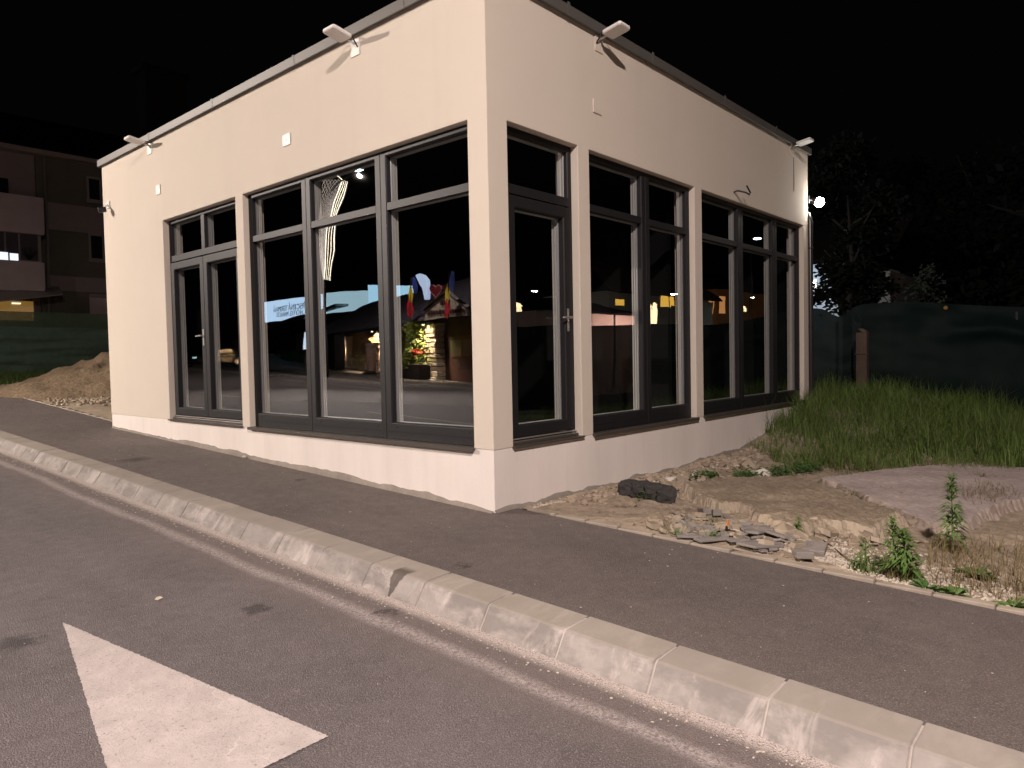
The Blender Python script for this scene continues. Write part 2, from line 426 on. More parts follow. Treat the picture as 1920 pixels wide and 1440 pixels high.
# kerb: stones with mortar joints, as one run
def kerb_run(name, back, sgn, y0, y1, phase, zoff):
    k = MB(); prof = [(0, -.16), (0, .004), (.226, -.004), (.244, -.011), (.256, -.030), (.385, -.22)]
    y = phase
    while y > y0: y -= .592
    rnd = random.Random(3)
    while y < y1:
        a, c = y+.005, y+.592-.005
        jx, jz = rnd.uniform(-.004, .004), rnd.uniform(-.003, .003)
        pts = []
        for yy, ins in ((a, .004), (a+.006, 0), (c-.006, 0), (c, .004)):
            for q, (px, pz) in enumerate(prof):
                x = back - sgn*(px-(ins if q >= 2 else 0)+jx)
                pts.append((x, yy, SL*yy + CR*min(back, 0)*1.0 + pz - ins*(1 if q >= 1 else 0) + jz + zoff))
        n = len(prof)
        fs = [(r*n+q, r*n+q+1, (r+1)*n+q+1, (r+1)*n+q) for r in range(3) for q in range(n-1)]
        k.add(pts, fs + [tuple(range(n)), tuple(range(3*n, 4*n))[::-1]], 0)
        # mortar joint, a touch lower than the stones
        m = []
        for yy in (y-.0055, y+.0055):
            for q, (px, pz) in enumerate(prof): m.append((back - sgn*(px-.004), yy, SL*yy + CR*min(back, 0) + pz-.005 + zoff))
        k.add(m, [(q, q+1, n+q+1, n+q) for q in range(n-1)], 1)
        y += .592
    o = k.build(name, [M_kerb, M_mortar], bevel=0.0, smooth=False); o['kind'] = 'structure'; return o
kerb_run('kerb', -1.415, 1, -9, 60, -.29, 0)
kerb_run('far_kerb', -15.95, -1, -50, 90, 0, -.03)
b = MB()
for i in range(46):                                       # concrete edging between pavement and lot
    y = -.14-.34*i
    b.box((.295, y-.335, SL*y-.2), (.365, y, SL*y+.012+.002*(i % 3)))
for i in range(90):
    y = 9.42+.5*i; x = edge_x(y+.25)
    b.box((x, y, SL*y-.2), (x+.08, y+.495, SL*(y+.25)+.012+.002*(i % 3)))
b.build('edging', M_edge, bevel=.006)['kind'] = 'structure'

# lot beside the building: rough ground that rises under the grass
def sst(a, b_, x):
    t = max(0.0, min(1.0, (x-a)/(b_-a))); return t*t*(3-2*t)
def fbm(x, y, s, o=3):
    return mnoise.fractal(Vector((x*s, y*s, 3.1)), 1.0, 2.0, o)
def lot(x, y):
    h = SL*min(y, 0) - .025*sst(.3, 3, x)
    h += .56*sst(5.0, 8.8, x)*sst(-4.6, -.6, y)
    h += .035*fbm(x, y, 1.3) * sst(.32, .9, x) + .016*fbm(x, y, 5) * sst(.32, .8, x)
    d = math.hypot(x-.75, (y+2.15)*.8); h += .05*math.exp(-(d/.5)**2)
    return h - .012*(1-sst(.3, .55, x))
def lin2(a, b, st): return lin(a, b, int((b-a)/st)+2)
xs = lin2(.36, 6.2, .055) + lin2(6.3, 15, .3)[0:]
sheet('dirt_ground', xs, lin2(-9, -5.2, .3)[:-1] + lin2(-5.2, .0, .055), lot, M_dirt)
sheet('dirt_strip', lin2(8.42, 15, .3), lin2(0, 9, .4), lot, M_dirt)
bpy.data.objects['dirt_strip'].name = 'dirt_ground'
def leftlot(x, y): return SL*y + .03*fbm(x, y, .8) + .01*fbm(x, y, 4)
b = MB(); ys = lin2(9.35, 40, .4)
fr = [0, .02, .05, .1, .16, .24, .34, .46, .6, .8, 1.0]
for y in ys:
    x0 = edge_x(y)+.08
    for q in fr: b.v.append((x0+q*22, y, leftlot(x0+q*22, y) - (.02 if q == 0 else 0)))
n = len(fr)
for j in range(len(ys)-1):
    for i in range(n-1): b.f.append((j*n+i, j*n+i+1, (j+1)*n+i+1, (j+1)*n+i)); b.mi.append(0)
b.build('side_yard', M_dirt, smooth=True)['kind'] = 'structure'

# painted arrow on the road
b = MB()
A = [on_ground(118, 1168, -.14, CR), on_ground(616, 1382, -.14, CR)]
tip, rr = A
axis = Vector((-.50, -1, 0)).normalized()
lft = on_ground(212, 1470, -.14, CR)
st1 = on_ground(484, 1446, -.14, CR)
def rz_(p, dz=.005): return (p.x, p.y, roadz(p.x, p.y)+dz)
axis = ((st1 - rr)).normalized()
mid = (rr + (lft-tip)*0.0)
stem_dir = ((lft+rr)/2 - tip).normalized()
lft2 = tip + (on_ground(200, 1440, -.14, CR)-tip)*1.22
s1 = rr + (st1-rr)
s2 = lft2 + (rr-lft2)*.30
tail = stem_dir*2.2
def jag(p, q, nn, am):
    out = []
    for i in range(nn):
        t = i/nn; v = p.lerp(q, t); out.append(v + Vector((random.uniform(-am, am), random.uniform(-am, am), 0)))
    return out
poly = jag(tip, rr, 260, .0035) + jag(rr, s1, 60, .0035) + jag(s1, s1+tail, 20, .004) + jag(s1+tail, s2+tail, 8, .004) + jag(s2+tail, s2, 20, .004) + jag(s2, lft2, 8, .004) + jag(lft2, tip, 220, .0035)
b.add([rz_(p) for p in poly], [tuple(range(len(poly)))])
tag(b.build('road_arrow', M_paint), 'worn white arrow head painted on the dark road in the foreground', 'road marking')
def dash(x, y0, y1, wd, label, g=None, x2=None):
    b = MB(); x2 = x if x2 is None else x2
    ps = [(x-wd/2, y0), (x+wd/2, y0), (x2+wd/2, y1), (x2-wd/2, y1)]
    b.add([(a, c, roadz(a, c)+.005) for a, c in ps], [(0, 1, 2, 3)])
    return tag(b.build('lane_line', M_paint), label, 'road marking', g)
for i, (y0, y1) in enumerate(((6.6, 10.6), (15.6, 20.0), (25, 29), (34, 38))):
    dash(-6.3, y0, y1, .14, ['white lane dash reflected low in the wide front window', 'white lane dash reflected low in the double door glass',
         'short white lane dash farther up the road, third of the row', 'farthest white lane dash up the road'][i], 'white dashes along the middle of the road')
dash(-13.2, 17, 27, .12, 'thin white line along the parking bay by the inn', None, -13.6)
dash(-14.9, 20, 30, .10, 'thin white line close to the far kerb by the inn')

# ================================================================== CORNER BUILDING
L_LEN, R_LEN, EAVE, PL, TOP = 9.349, 8.407, 5.006, .594, 3.698
bld = thing('corner_shop', (0, 0, 0), 'single storey cream rendered corner building with dark window frames and flat roof', 'building')
LO = [(.2554, 4.466), (4.666, 6.942)]
RO = [(.279, 1.411), (1.618, 4.056), (4.27, 8.182)]
FL = lambda u, d, z: (d, u, z)
FR = lambda u, d, z: (u, d, z)
wall = MB()
for F, ops, length in ((FL, LO, L_LEN), (FR, RO, R_LEN)):
    us = sorted({0, length, *[k for o in ops for k in o]}); zs = [PL, TOP, EAVE]
    for i in range(len(us)-1):
        for j in range(2):
            if j == 0 and any(abs(us[i]-o[0]) < 1e-6 for o in ops): continue
            q = [F(us[i], 0, zs[j]), F(us[i+1], 0, zs[j]), F(us[i+1], 0, zs[j+1]), F(us[i], 0, zs[j+1])]
            wall.add(q, [(0, 1, 2, 3)])
    for a, c in ops:
        for q in ([(a, 0, PL), (a, .3, PL), (a, .3, TOP), (a, 0, TOP)], [(c, 0, PL), (c, .3, PL), (c, .3, TOP), (c, 0, TOP)],
                  [(a, 0, TOP), (c, 0, TOP), (c, .3, TOP), (a, .3, TOP)]):
            wall.add([F(*p) for p in q], [(0, 1, 2, 3)])
wall.add([(R_LEN, 0, PL), (R_LEN, L_LEN, PL), (R_LEN, L_LEN, EAVE), (R_LEN, 0, EAVE)], [(0, 1, 2, 3)])
wall.add([(0, L_LEN, PL), (R_LEN, L_LEN, PL), (R_LEN, L_LEN, EAVE), (0, L_LEN, EAVE)], [(0, 1, 2, 3)])
me_w = wall.build('wall', M_wall, bld)
bm = bmesh.new(); bm.from_mesh(me_w.data); bmesh.ops.remove_doubles(bm, verts=bm.verts, dist=1e-4)
bmesh.ops.recalc_face_normals(bm, faces=bm.faces); bm.to_mesh(me_w.data); bm.free()
bv = me_w.modifiers.new('bevel', 'BEVEL'); bv.width = .007; bv.segments = 2; bv.limit_method = 'ANGLE'; bv.angle_limit = R(40)
pl = MB(); e = .004
pl.box((e, e, -1.2), (R_LEN-e, L_LEN-e, PL-.002))
pl.build('plinth', M_plinth, bld, bevel=.004)
room = MB()                                            # unlit rooms behind the glass
room.add([(.31, .31, PL+.01), (R_LEN-.02, .31, PL+.01), (R_LEN-.02, L_LEN-.02, PL+.01), (.31, L_LEN-.02, PL+.01)], [(0, 1, 2, 3)])
room.add([(.31, .31, 3.9), (R_LEN-.02, .31, 3.9), (R_LEN-.02, L_LEN-.02, 3.9), (.31, L_LEN-.02, 3.9)], [(0, 1, 2, 3)])
room.add([(R_LEN-.02, .31, PL), (R_LEN-.02, L_LEN-.02, PL), (R_LEN-.02, L_LEN-.02, 3.9), (R_LEN-.02, .31, 3.9)], [(0, 1, 2, 3)])
room.add([(.31, L_LEN-.02, PL), (R_LEN-.02, L_LEN-.02, PL), (R_LEN-.02, L_LEN-.02, 3.9), (.31, L_LEN-.02, 3.9)], [(0, 1, 2, 3)])
room.box((4.2, .5, PL), (4.3, 9.2, 3.9))
room.build('interior', M_room, bld, fix=False)
rf = MB(); o_ = .055
rf.box((-o_+.03, -o_+.03, EAVE-.012), (R_LEN+o_, L_LEN+o_, EAVE+.02))
fz0, fz1 = EAVE-.03, EAVE+.085
for a, c in (((-o_, -o_, fz0), (-o_+.025, L_LEN+o_, fz1)), ((-o_+.026, -o_, fz0), (R_LEN+o_, -o_+.025, fz1)),
             ((R_LEN+o_-.03, -o_+.026, fz0), (R_LEN+o_, L_LEN+o_, fz1)), ((-o_+.026, L_LEN+o_-.03, fz0), (R_LEN+o_-.031, L_LEN+o_, fz1))):
    rf.box(a, c)
rf.box((-o_+.03, -o_+.03, EAVE+.021), (R_LEN+o_-.04, L_LEN+o_-.04, EAVE+.07))
rf.build('roof', M_fascia, bld, bevel=.004)
ROOF = bpy.data.objects['roof']
for y in (1.05, 3.05, 5.1, 7.2):
    sm = MB(); sm.box((-o_-.004, y, fz0-.003), (-o_-.0005, y+.04, fz1+.004)); sm.build('fascia_joint', M_fascia, ROOF)
for x in (1.2, 2.9, 4.9, 6.8):
    sm = MB(); sm.box((x, -o_-.004, fz0-.003), (x+.04, -o_-.0005, fz1+.022)); sm.build('fascia_joint', M_fascia, ROOF)
# rough cement fillet where the plinth meets the ground
ce = MB(); rnd = random.Random(5)
def fillet(F, u0, u1, hs, zf, dep):
    us = lin2(u0, u1, .05); pts = []
    for u in us:
        h = hs(u)*(.75+.5*mnoise.noise(Vector((u*2.3, .3, 0)))) + .012*mnoise.noise(Vector((u*9, 7, 0)))
        h = max(.012, h); z = zf(u)
        pts.append([F(u, .006, z+h+.004), F(u, -.006, z+h), F(u, -dep*.6, z+h*.4), F(u, -dep, z-.01)])
    bse = len(ce.v); ce.v += [p for r in pts for p in r]
    for i in range(len(us)-1):
        for k in range(3): ce.f.append((bse+i*4+k, bse+i*4+k+1, bse+(i+1)*4+k+1, bse+(i+1)*4+k)); ce.mi.append(0)
fillet(FL, .02, L_LEN-.05, lambda u: .055*sst(.0, .6, u)*(1 if u < 7 else .4)+.012, lambda u: G(0, u), .035)
fillet(FR, .0, 6.6, lambda u: .065+.02*math.sin(u*1.7), lambda u: lot(max(u, .4), -.02)-.02, .03)
ce.build('cement_fillet', M_cement, bld, smooth=True)

# ---- window / door units
def ring(b, F, u0, u1, z0, z1, ws, d0, d1, ch=.012, oc=.004, m=0):
    wl, wr, wb, wt = ws
    def rect(i, d, il=None): return [F(u0+i, d, z0+i), F(u1-i, d, z0+i), F(u1-i, d, z1-i), F(u0+i, d, z1-i)]
    def inn(x, d): return [F(u0+wl+x, d, z0+wb+x), F(u1-wr-x, d, z0+wb+x), F(u1-wr-x, d, z1-wt-x), F(u0+wl+x, d, z1-wt-x)]
    loops = [rect(0, d1), rect(0, d0+oc), rect(oc, d0), inn(-ch, d0), inn(0, d0+ch), inn(0, d1)]
    vs = [p for l in loops for p in l]; fs = []
    for k in range(len(loops)-1):
        for i in range(4):
            j = (i+1) % 4; fs.append((k*4+i, k*4+j, (k+1)*4+j, (k+1)*4+i))
    b.add(vs, fs, m)
def pane_set(F, a, c, z0, z1, parent):
    g = MB(); g.add([F(a-.004, GL, z0-.004), F(c+.004, GL, z0-.004), F(c+.004, GL, z1+.004), F(a-.004, GL, z1+.004)], [(0, 1, 2, 3)])
    g.build('pane', M_glass, parent)
    s = MB()
    for k, (ins, da, db, mm) in enumerate(((.010, .004, .011, 0), (.004, .017, .030, 1), (.013, .038, .056, 1), (.024, .066, .080, 1))):
        ring(s, F, a-.03, c+.03, z0-.03, z1+.03, (.03+ins, .03+ins, .031, .031), GL+da, GL+db, .003, .001, mm)
    s.build('inner_frame', [M_spacer, M_inner], parent)
D0 = .078
def window_unit(F, u0, u1, seams, parent, sgn):
    edges = [u0]+seams+[u1]
    for i in range(len(edges)-1):
        a, c = edges[i], edges[i+1]
        wl = .078 if i == 0 else .098; wr = .078 if i == len(edges)-2 else .098
        f = MB(); z0, z1 = PL+.004, TOP-.004
        ring(f, F, a+.0015, c-.0015, z0, z1, (wl, wr, .182, .062), D0, .165)
        p0, p1 = F(a+wl-.002, D0+.004, 3.062), F(c-wr+.002, .160, 3.142)
        f.box(tuple(map(min, p0, p1)), tuple(map(max, p0, p1)))
        # proud weather strip and beads
        q0, q1 = F(a+.03, D0-.003, PL+.085), F(c-.03, D0-.0002, PL+.091)
        f.box(tuple(map(min, q0, q1)), tuple(map(max, q0, q1)))
        w_ = f.build('window', M_frame, parent, bevel=.0015)
        pane_set(F, a+wl, c-wr, PL+.186, 3.062, w_); pane_set(F, a+wl, c-wr, 3.142, TOP-.066, w_)
        for u in (a+wl+.07, c-wr-.07):
            cp = MB()
            k0, k1 = F(u-.018, D0-.006, PL+.132), F(u+.018, D0-.0005, PL+.148)
            cp.box(tuple(map(min, k0, k1)), tuple(map(max, k0, k1)))
            cp.build('drain_cap', M_dark, w_, bevel=.002)
    s = MB(); s0, s1 = F(u0-.012, -.035, PL-.018), F(u1+.012, D0+.01, PL+.003)
    s.box(tuple(map(min, s0, s1)), tuple(map(max, s0, s1)))
    s0, s1 = F(u0-.012, -.038, PL-.034), F(u1+.012, -.0345, PL+.005)
    s.box(tuple(map(min, s0, s1)), tuple(map(max, s0, s1)))
    s.build('window_sill', M_sill, parent, bevel=.002)
window_unit(FL, LO[0][0], LO[0][1], [1.665, 3.10], bld, 1)
window_unit(FR, RO[1][0], RO[1][1], [2.92], bld, 1)
window_unit(FR, RO[2][0], RO[2][1], [5.70, 7.05], bld, 1)
def bx(b, F, p, q):
    p, q = F(*p), F(*q); b.box(tuple(map(min, p, q)), tuple(map(max, p, q)))
def handle(F, u, z, sgn, parent):
    h = MB()
    bx(h, F, (u-.017, D0-.010, z-.135), (u+.017, D0-.0005, z+.105))
    h.tube([F(u, D0-.008, z+.01), F(u, D0-.06, z+.01)], .011, 10)
    h.tube([F(u-sgn*.012, D0-.055, z+.01), F(u+sgn*.145, D0-.055, z+.006)], [.012, .010], 10)
    h.build('handle', M_alu, parent, bevel=.003, seg=2)
def door_unit(F, u0, u1, leaves, upper, hpos, parent):
    f = MB(); z0, z1 = PL+.004, TOP-.004
    ring(f, F, u0+.0015, u1-.0015, z0, z1, (.07, .07, .055, .062), D0+.012, .165)
    bx(f, F, (u0+.06, D0+.008, 3.052), (u1-.06, .16, 3.145))
    edges = upper
    for u in upper[1:-1]: bx(f, F, (u-.052, D0+.006, 3.14), (u+.052, .16, 3.64))
    fo = f.build('door_frame', M_frame, parent, bevel=.0015)
    for i in range(len(upper)-1):
        a = upper[i]+(.07 if i == 0 else .052); c = upper[i+1]-(.07 if i == len(upper)-2 else .052)
        pane_set(F, a, c, 3.145, TOP-.066, fo)
    for i, (a, c) in enumerate(leaves):
        lf = MB(); ring(lf, F, a, c, PL+.075, 3.035, (.118, .118, .118, .118), D0-.006, .160)
        lo = lf.build('door', M_frame, parent, bevel=.0015)
        pane_set(F, a+.118, c-.118, PL+.193, 2.917, lo)
        if i == hpos[0]: handle(F, hpos[1], hpos[2], hpos[3], lo)
    t = MB()
    bx(t, F, (u0+.01, D0-.012, PL+.052), (u1-.01, D0+.02, PL+.066)); bx(t, F, (u0+.02, D0-.004, PL+.03), (u1-.02, D0+.03, PL+.038))
    t.build('threshold', M_alu, parent)
    s = MB(); bx(s, F, (u0-.012, -.03, PL-.016), (u1+.012, D0+.01, PL+.004)); bx(s, F, (u0, D0-.03, PL+.005), (u1, D0+.012, PL+.03))
    s.build('door_step', M_sill, parent, bevel=.002)
y0, y1 = LO[1]
door_unit(FL, y0, y1, [(y0+.06, 5.800), (5.806, y1-.06)], [y0, 5.80, y1], (1, 5.868, 1.86, 1), bld)
x0, x1 = RO[0]
door_unit(FR, x0, x1, [(x0+.06, x1-.06)], [x0, x1], (0, 1.285, 1.86, -1), bld)
dp = MB()
xp, yp = R_LEN+.045, -.02
dp.tube([(xp+.02, .35, 4.02), (xp+.02, .12, 4.00), (xp, .02, 3.93), (xp, yp, 3.80), (xp, yp, .62), (xp+.02, yp-.06, .52), (xp+.05, yp-.16, .47)], .05, 12)
for z in (3.3, 1.9): dp.tube([(xp, yp, z), (xp, yp, z+.03)], .057, 12)
dp.build('downpipe', M_pipe, bld, smooth=True)
dp2 = MB(); dp2.tube([(xp+.10, .12, 4.0), (xp+.10, .03, 3.9), (xp+.10, .0, 3.8), (xp+.10, .0, 2.2), (xp+.10, .0, .7)], .016, 8)
dp2.build('conduit', M_alu, bld, smooth=True)

wc = MB(); wc.tube([(7.72, -.002, 4.80), (7.715, -.003, 4.55), (7.725, -.003, 4.40), (7.715, -.002, 4.22)], .0035, 5); wc.build('thin_wire', M_dark, bld)
# ---- small things fixed to the walls
def cover_plate(F, u0, u1, z0, z1, label, mat, screw=True):
    c = F((u0+u1)/2, -.006, (z0+z1)/2)
    t = thing('cover_plate', c, label, 'cover plate', 'cover plates on the walls')
    b = MB(); bx(b, F, (u0, -.014, z0), (u1, -.001, z1)); b.build('plate', mat, t, bevel=.004)
    if screw:
        s = MB(); bx(s, F, ((u0+u1)/2-.014, -.019, (z0+z1)/2-.008), ((u0+u1)/2+.014, -.0145, (z0+z1)/2+.008)); s.build('clip', M_white, t)
    return t
cover_plate(FL, 3.262, 3.427, 4.10, 4.24, 'square white cover plate above the wide front window', M_white)
cover_plate(FL, 6.965, 7.11, 4.115, 4.262, 'square white cover plate left of the double door, towards the far left corner', M_white)
cover_plate(FR, 1.70, 1.86, 4.118, 4.262, 'cover plate painted over in wall cream above the two-pane side window', M_wall, False)

M_lens = simple('frosted_lens', (.72, .69, .66), .35, .04)
def floodlight(F, u, z, label, plate=True, yaw=0.0, tilt=.16):
    base = F(u, 0, z)
    t = thing('floodlight', base, label, 'floodlight', 'unlit floodlights under the roof edge')
    b = MB()
    bx(b, F, (u-.075, -.012, z-.10), (u+.075, -.001, z+.08)); b.build('mount_plate', M_white if plate else M_wall, t, bevel=.003)
    a = MB(); a.tube([F(u, -.012, z+.03), F(u, -.08, z+.045), F(u, -.13, z+.05)], .013, 8); a.build('bracket', M_alu, t, smooth=True)
    # head: flat rounded slab reaching out from the wall, lens facing down
    ctr = Vector(F(u+yaw, -.235, z+.065)); ud = Vector(F(1, 0, 0)); od = Vector(F(0, -1, 0)); up = Vector((0, 0, 1))
    o2 = (od*math.cos(tilt)+up*math.sin(tilt)); n2 = (up*math.cos(tilt)-od*math.sin(tilt))
    M = Matrix((( *(ud.x, o2.x, n2.x), ctr.x), (*(ud.y, o2.y, n2.y), ctr.y), (*(ud.z, o2.z, n2.z), ctr.z), (0, 0, 0, 1)))
    def rr_(hx, hy, r, zz):
        pts = []
        for cx, cy, a0 in ((hx-r, hy-r, 0), (-hx+r, hy-r, 90), (-hx+r, -hy+r, 180), (hx-r, -hy+r, 270)):
            for k in range(5):
                an = R(a0+k*22.5); pts.append(M @ Vector((cx+r*math.cos(an), cy+r*math.sin(an), zz)))
        return pts
    h = MB(); h.prism(rr_(.105, .122, .028, -.010), n2*.032); h.build('head', M_white, t, bevel=.004)
    l = MB(); l.prism(rr_(.098, .115, .025, -.015), n2*.0048); l.build('lens', M_lens, t)
    c = MB(); c.tube([M @ Vector((.05, -.07, .03)), M @ Vector((.05, -.14, .06)), F(u-.05, -.07, z+.07), F(u-.06, -.06, z+.03), F(u-.055, -.012, z-.02)], .008, 6)
    c.build('cable', M_dark, t, smooth=True)
    return t
floodlight(FL, 1.93, 4.87, 'white unlit floodlight on the front wall nearest the corner, with a square white mount')
floodlight(FL, 7.30, 4.89, 'white unlit floodlight at the far left end of the front wall')
floodlight(FR, 1.83, 4.90, 'white unlit floodlight on the side wall above the two-pane window', False)
floodlight(FR, 7.60, 4.92, 'white unlit floodlight at the far right end of the side wall', False)
# security camera
t = thing('security_camera', (0, 9.15, 4.22), 'small black security camera on a white bracket at the far left corner', 'camera')
b = MB(); bx(b, FL, (9.03, -.02, 4.21), (9.14, -.001, 4.33)); b.build('base', M_white, t, bevel=.004)
b = MB(); b.tube([(-.02, 9.08, 4.27), (-.06, 9.06, 4.23), (-.11, 9.04, 4.19)], .018, 8); b.build('bracket', M_white, t, smooth=True)
b = MB(); b.tube([(-.07, 9.03, 4.175), (-.185, 9.06, 4.15)], [.045, .05], 12); b.build('camera_body', M_dark, t, smooth=False, bevel=.004)
# loose cable sticking out of the side wall
b = MB(); b.tube([(5.30, .01, 3.82), (5.30, -.06, 3.835), (5.34, -.16, 3.80), (5.39, -.20, 3.77), (5.42, -.20, 3.80), (5.36, -.17, 3.90)], .012, 8)
tag(b.build('loose_cable', M_dark, smooth=True), 'bent black cable end poking out of the side wall over the three-pane window', 'cable')
# lit wall lamp on the far right corner
t = thing('wall_lamp', (R_LEN+.02, .05, 4.18), 'small lit white spotlight at the far right corner above the downpipe', 'lamp')
b = MB(); b.box((R_LEN+.001, -.02, 4.12), (R_LEN+.03, .12, 4.26)); b.build('mount', M_dark, t)
b = MB(); b.tube([(R_LEN+.02, .03, 4.19), (R_LEN+.14, -.03, 4.19)], .014, 8); b.build('arm', M_dark, t)
b = MB(); b.tube([(R_LEN+.17, .02, 4.20), (R_LEN+.20, -.10, 4.165)], [.05, .06], 12); b.build('shade', M_dark, t)
M_bulb = emitter('lamp_bulb', (1, .95, .88), 90)
bm = bmesh.new(); bmesh.ops.create_uvsphere(bm, u_segments=24, v_segments=16, radius=.085); me = bpy.data.meshes.new('bulb'); bm.to_mesh(me); bm.free(); me.materials.append(M_bulb)
o = bpy.data.objects.new('bulb', me); link(o, t); o.location = (.19, -.18, -.03)
ld = bpy.data.lights.new('spot_glow', 'POINT'); ld.energy = 10; ld.color = (1, .93, .85); ld.shadow_soft_size = .03
lo = bpy.data.objects.new('spot_glow', ld); link(lo, t); lo.location = (.17, -.27, -.03)

# ================================================================== STREET LAMPS
M_led = emitter('lamp_led', (.70, 1, .98), 14)
M_pole = simple('galvanised_pole', (.035, .035, .038), .5, .1, metal=.3)
def street_lamp(base, head, label, power, aim=(15, -18.5, -7.5), colr=LAMP_COL, wide=False):
    base = Vector(base); head = Vector(head)
    t = thing('street_lamp', base, label, 'street lamp', 'street lamps')
    h = head.z
    b = MB(); b.tube([base, (base.x, base.y, base.z+1.2), (base.x, base.y, h-.25)], [.12, .10, .06], 12); b.build('pole', M_pole, t, smooth=True)
    b = MB(); b.tube([(base.x, base.y, h-.35), ((base.x+head.x)/2, (base.y+head.y)/2, h+.05), (head.x, head.y, h+.08)], .035, 8); b.build('arm', M_pole, t, smooth=True)
    dr = Vector((head.x-base.x, head.y-base.y, 0)).normalized(); sd = Vector((-dr.y, dr.x, 0))
    M = Matrix(((dr.x, sd.x, 0, head.x), (dr.y, sd.y, 0, head.y), (0, 0, 1, h+.06), (0, 0, 0, 1)))
    b = MB(); b.mbox(M @ Matrix.Translation((.15, 0, .0)), (.75, .30, .10)); b.build('lamp_head', M_pole, t, bevel=.03, seg=2)
    b = MB(); b.mbox(M @ Matrix.Translation((.2, 0, -.06)), (.5, .22, .02)); b.build('lamp_lens', M_led, t)
    if power:
        if wide: ld = bpy.data.lights.new('lamp_light', 'AREA'); ld.shape = 'DISK'; ld.size = .34
        else: ld = bpy.data.lights.new('lamp_light', 'SPOT'); ld.spot_size = R(104); ld.spot_blend = .75; ld.shadow_soft_size = .07
        ld.energy = power; ld.color = colr
        if not wide:
            l2 = bpy.data.lights.new('lamp_spill', 'AREA'); l2.shape = 'DISK'; l2.size = .12; l2.energy = 1700; l2.color = colr
            o2 = bpy.data.objects.new('lamp_spill', l2); link(o2, t); o2.location = Vector((head.x, head.y, h-.26)) - base + dr*.2; o2.rotation_euler = Vector((-.15, .2, -1)).to_track_quat('-Z', 'Y').to_euler()
        lo = bpy.data.objects.new('lamp_light', ld); link(lo, t)
        lo.location = Vector((head.x, head.y, h-.24)) - base + dr*.2
        lo.rotation_euler = Vector(aim).to_track_quat('-Z', 'Y').to_euler()
    return t
PA = hit(609, 600, (1, 0, 0), -16.5, ML); PA.z = SL*PA.y+CR*PA.x-.03
HA = hit(672, 322, (1, 0, 0), -15.2, ML)
street_lamp(PA, HA, 'street lamp on the far pavement whose head shows in the top middle pane', LAMP_W)
b = MB(); b.prism([(-9.6+.7*math.cos(a)*1.0, -9.2+1.9*math.sin(a), roadz(-9.6, -9.2)-.08) for a in [i*math.pi/8 for i in range(16)]], (0, 0, .20)); b.build('traffic_island', M_kerb, bevel=.02)['kind'] = 'structure'
street_lamp((-9.6, -9.2, -.6), (-7.9, -7.9, 9.6), 'street lamp on the traffic island behind the photographer', LAMP_W2, (.25, .15, -1), LAMP_COL2, True)

# LED light decoration hung on the first lamp's pole
M_ledw = emitter('warm_led', (1, .86, .60), 7)
M_ledd = emitter('led_net', (1, .80, .68), 2.4)
def deco_plane(px, py): return hit(px, py, (1, 0, 0), -16.2, ML)
left_e = [(604, 337), (599, 383), (597.5, 412), (595, 435), (596, 465), (601, 498), (606.7, 526)]
mid_e = [(640, 338), (634, 358), (628, 378), (622, 402), (615, 428), (612, 465), (608, 524)]
right_e = [(653, 341), (647, 360), (640, 384), (632, 404), (630, 430), (628, 470), (622, 527)]
t = thing('light_decoration', PA+Vector((0, .3, 5)), 'tall curved LED net decoration glowing warm white on the street lamp pole', 'light decoration')
LE, MI, RI = [[deco_plane(*p) for p in e_] for e_ in (left_e, mid_e, right_e)]
b = MB()
for e_ in (LE, RI, MI): b.tube(e_, .018, 6)
b.tube([LE[0], deco_plane(631, 329), RI[0]], .018, 6); b.tube([LE[-1], RI[-1]], .018, 6)
for z in (6.4, 9.3): b.tube([(PA.x, PA.y, z), (-16.2, (LE[3].y+RI[3].y)/2, z)], .02, 6)
b.build('deco_frame', M_pole, t)
b = MB()
for k in range(4):
    q = [MI[i].lerp(RI[i], k/3.) + Vector((.02*k, 0, 0)) for i in range(7)]; b.tube(q, .022 if k in (0, 3) else .014, 6)
b.tube([deco_plane(631, 329), MI[0], MI[1]], .03, 6); b.build('led_strip', M_ledw, t)
b = MB(); NR = 22
def lerp_line(P, f):
    f *= len(P)-1; i = min(int(f), len(P)-2); return P[i].lerp(P[i+1], f-i)
for k in range(6):
    for sgn in (1, -1):
        pts = []
        for j in range(NR+1):
            fv = j/NR; fu = (k+.5)/6 + sgn*((j % 2)-.5)/6
            pts.append(lerp_line(LE, fv).lerp(lerp_line(MI, fv), max(0, min(1, fu))))
        b.tube(pts, .010, 4, caps=False)
b.build('led_net', M_ledd, t)

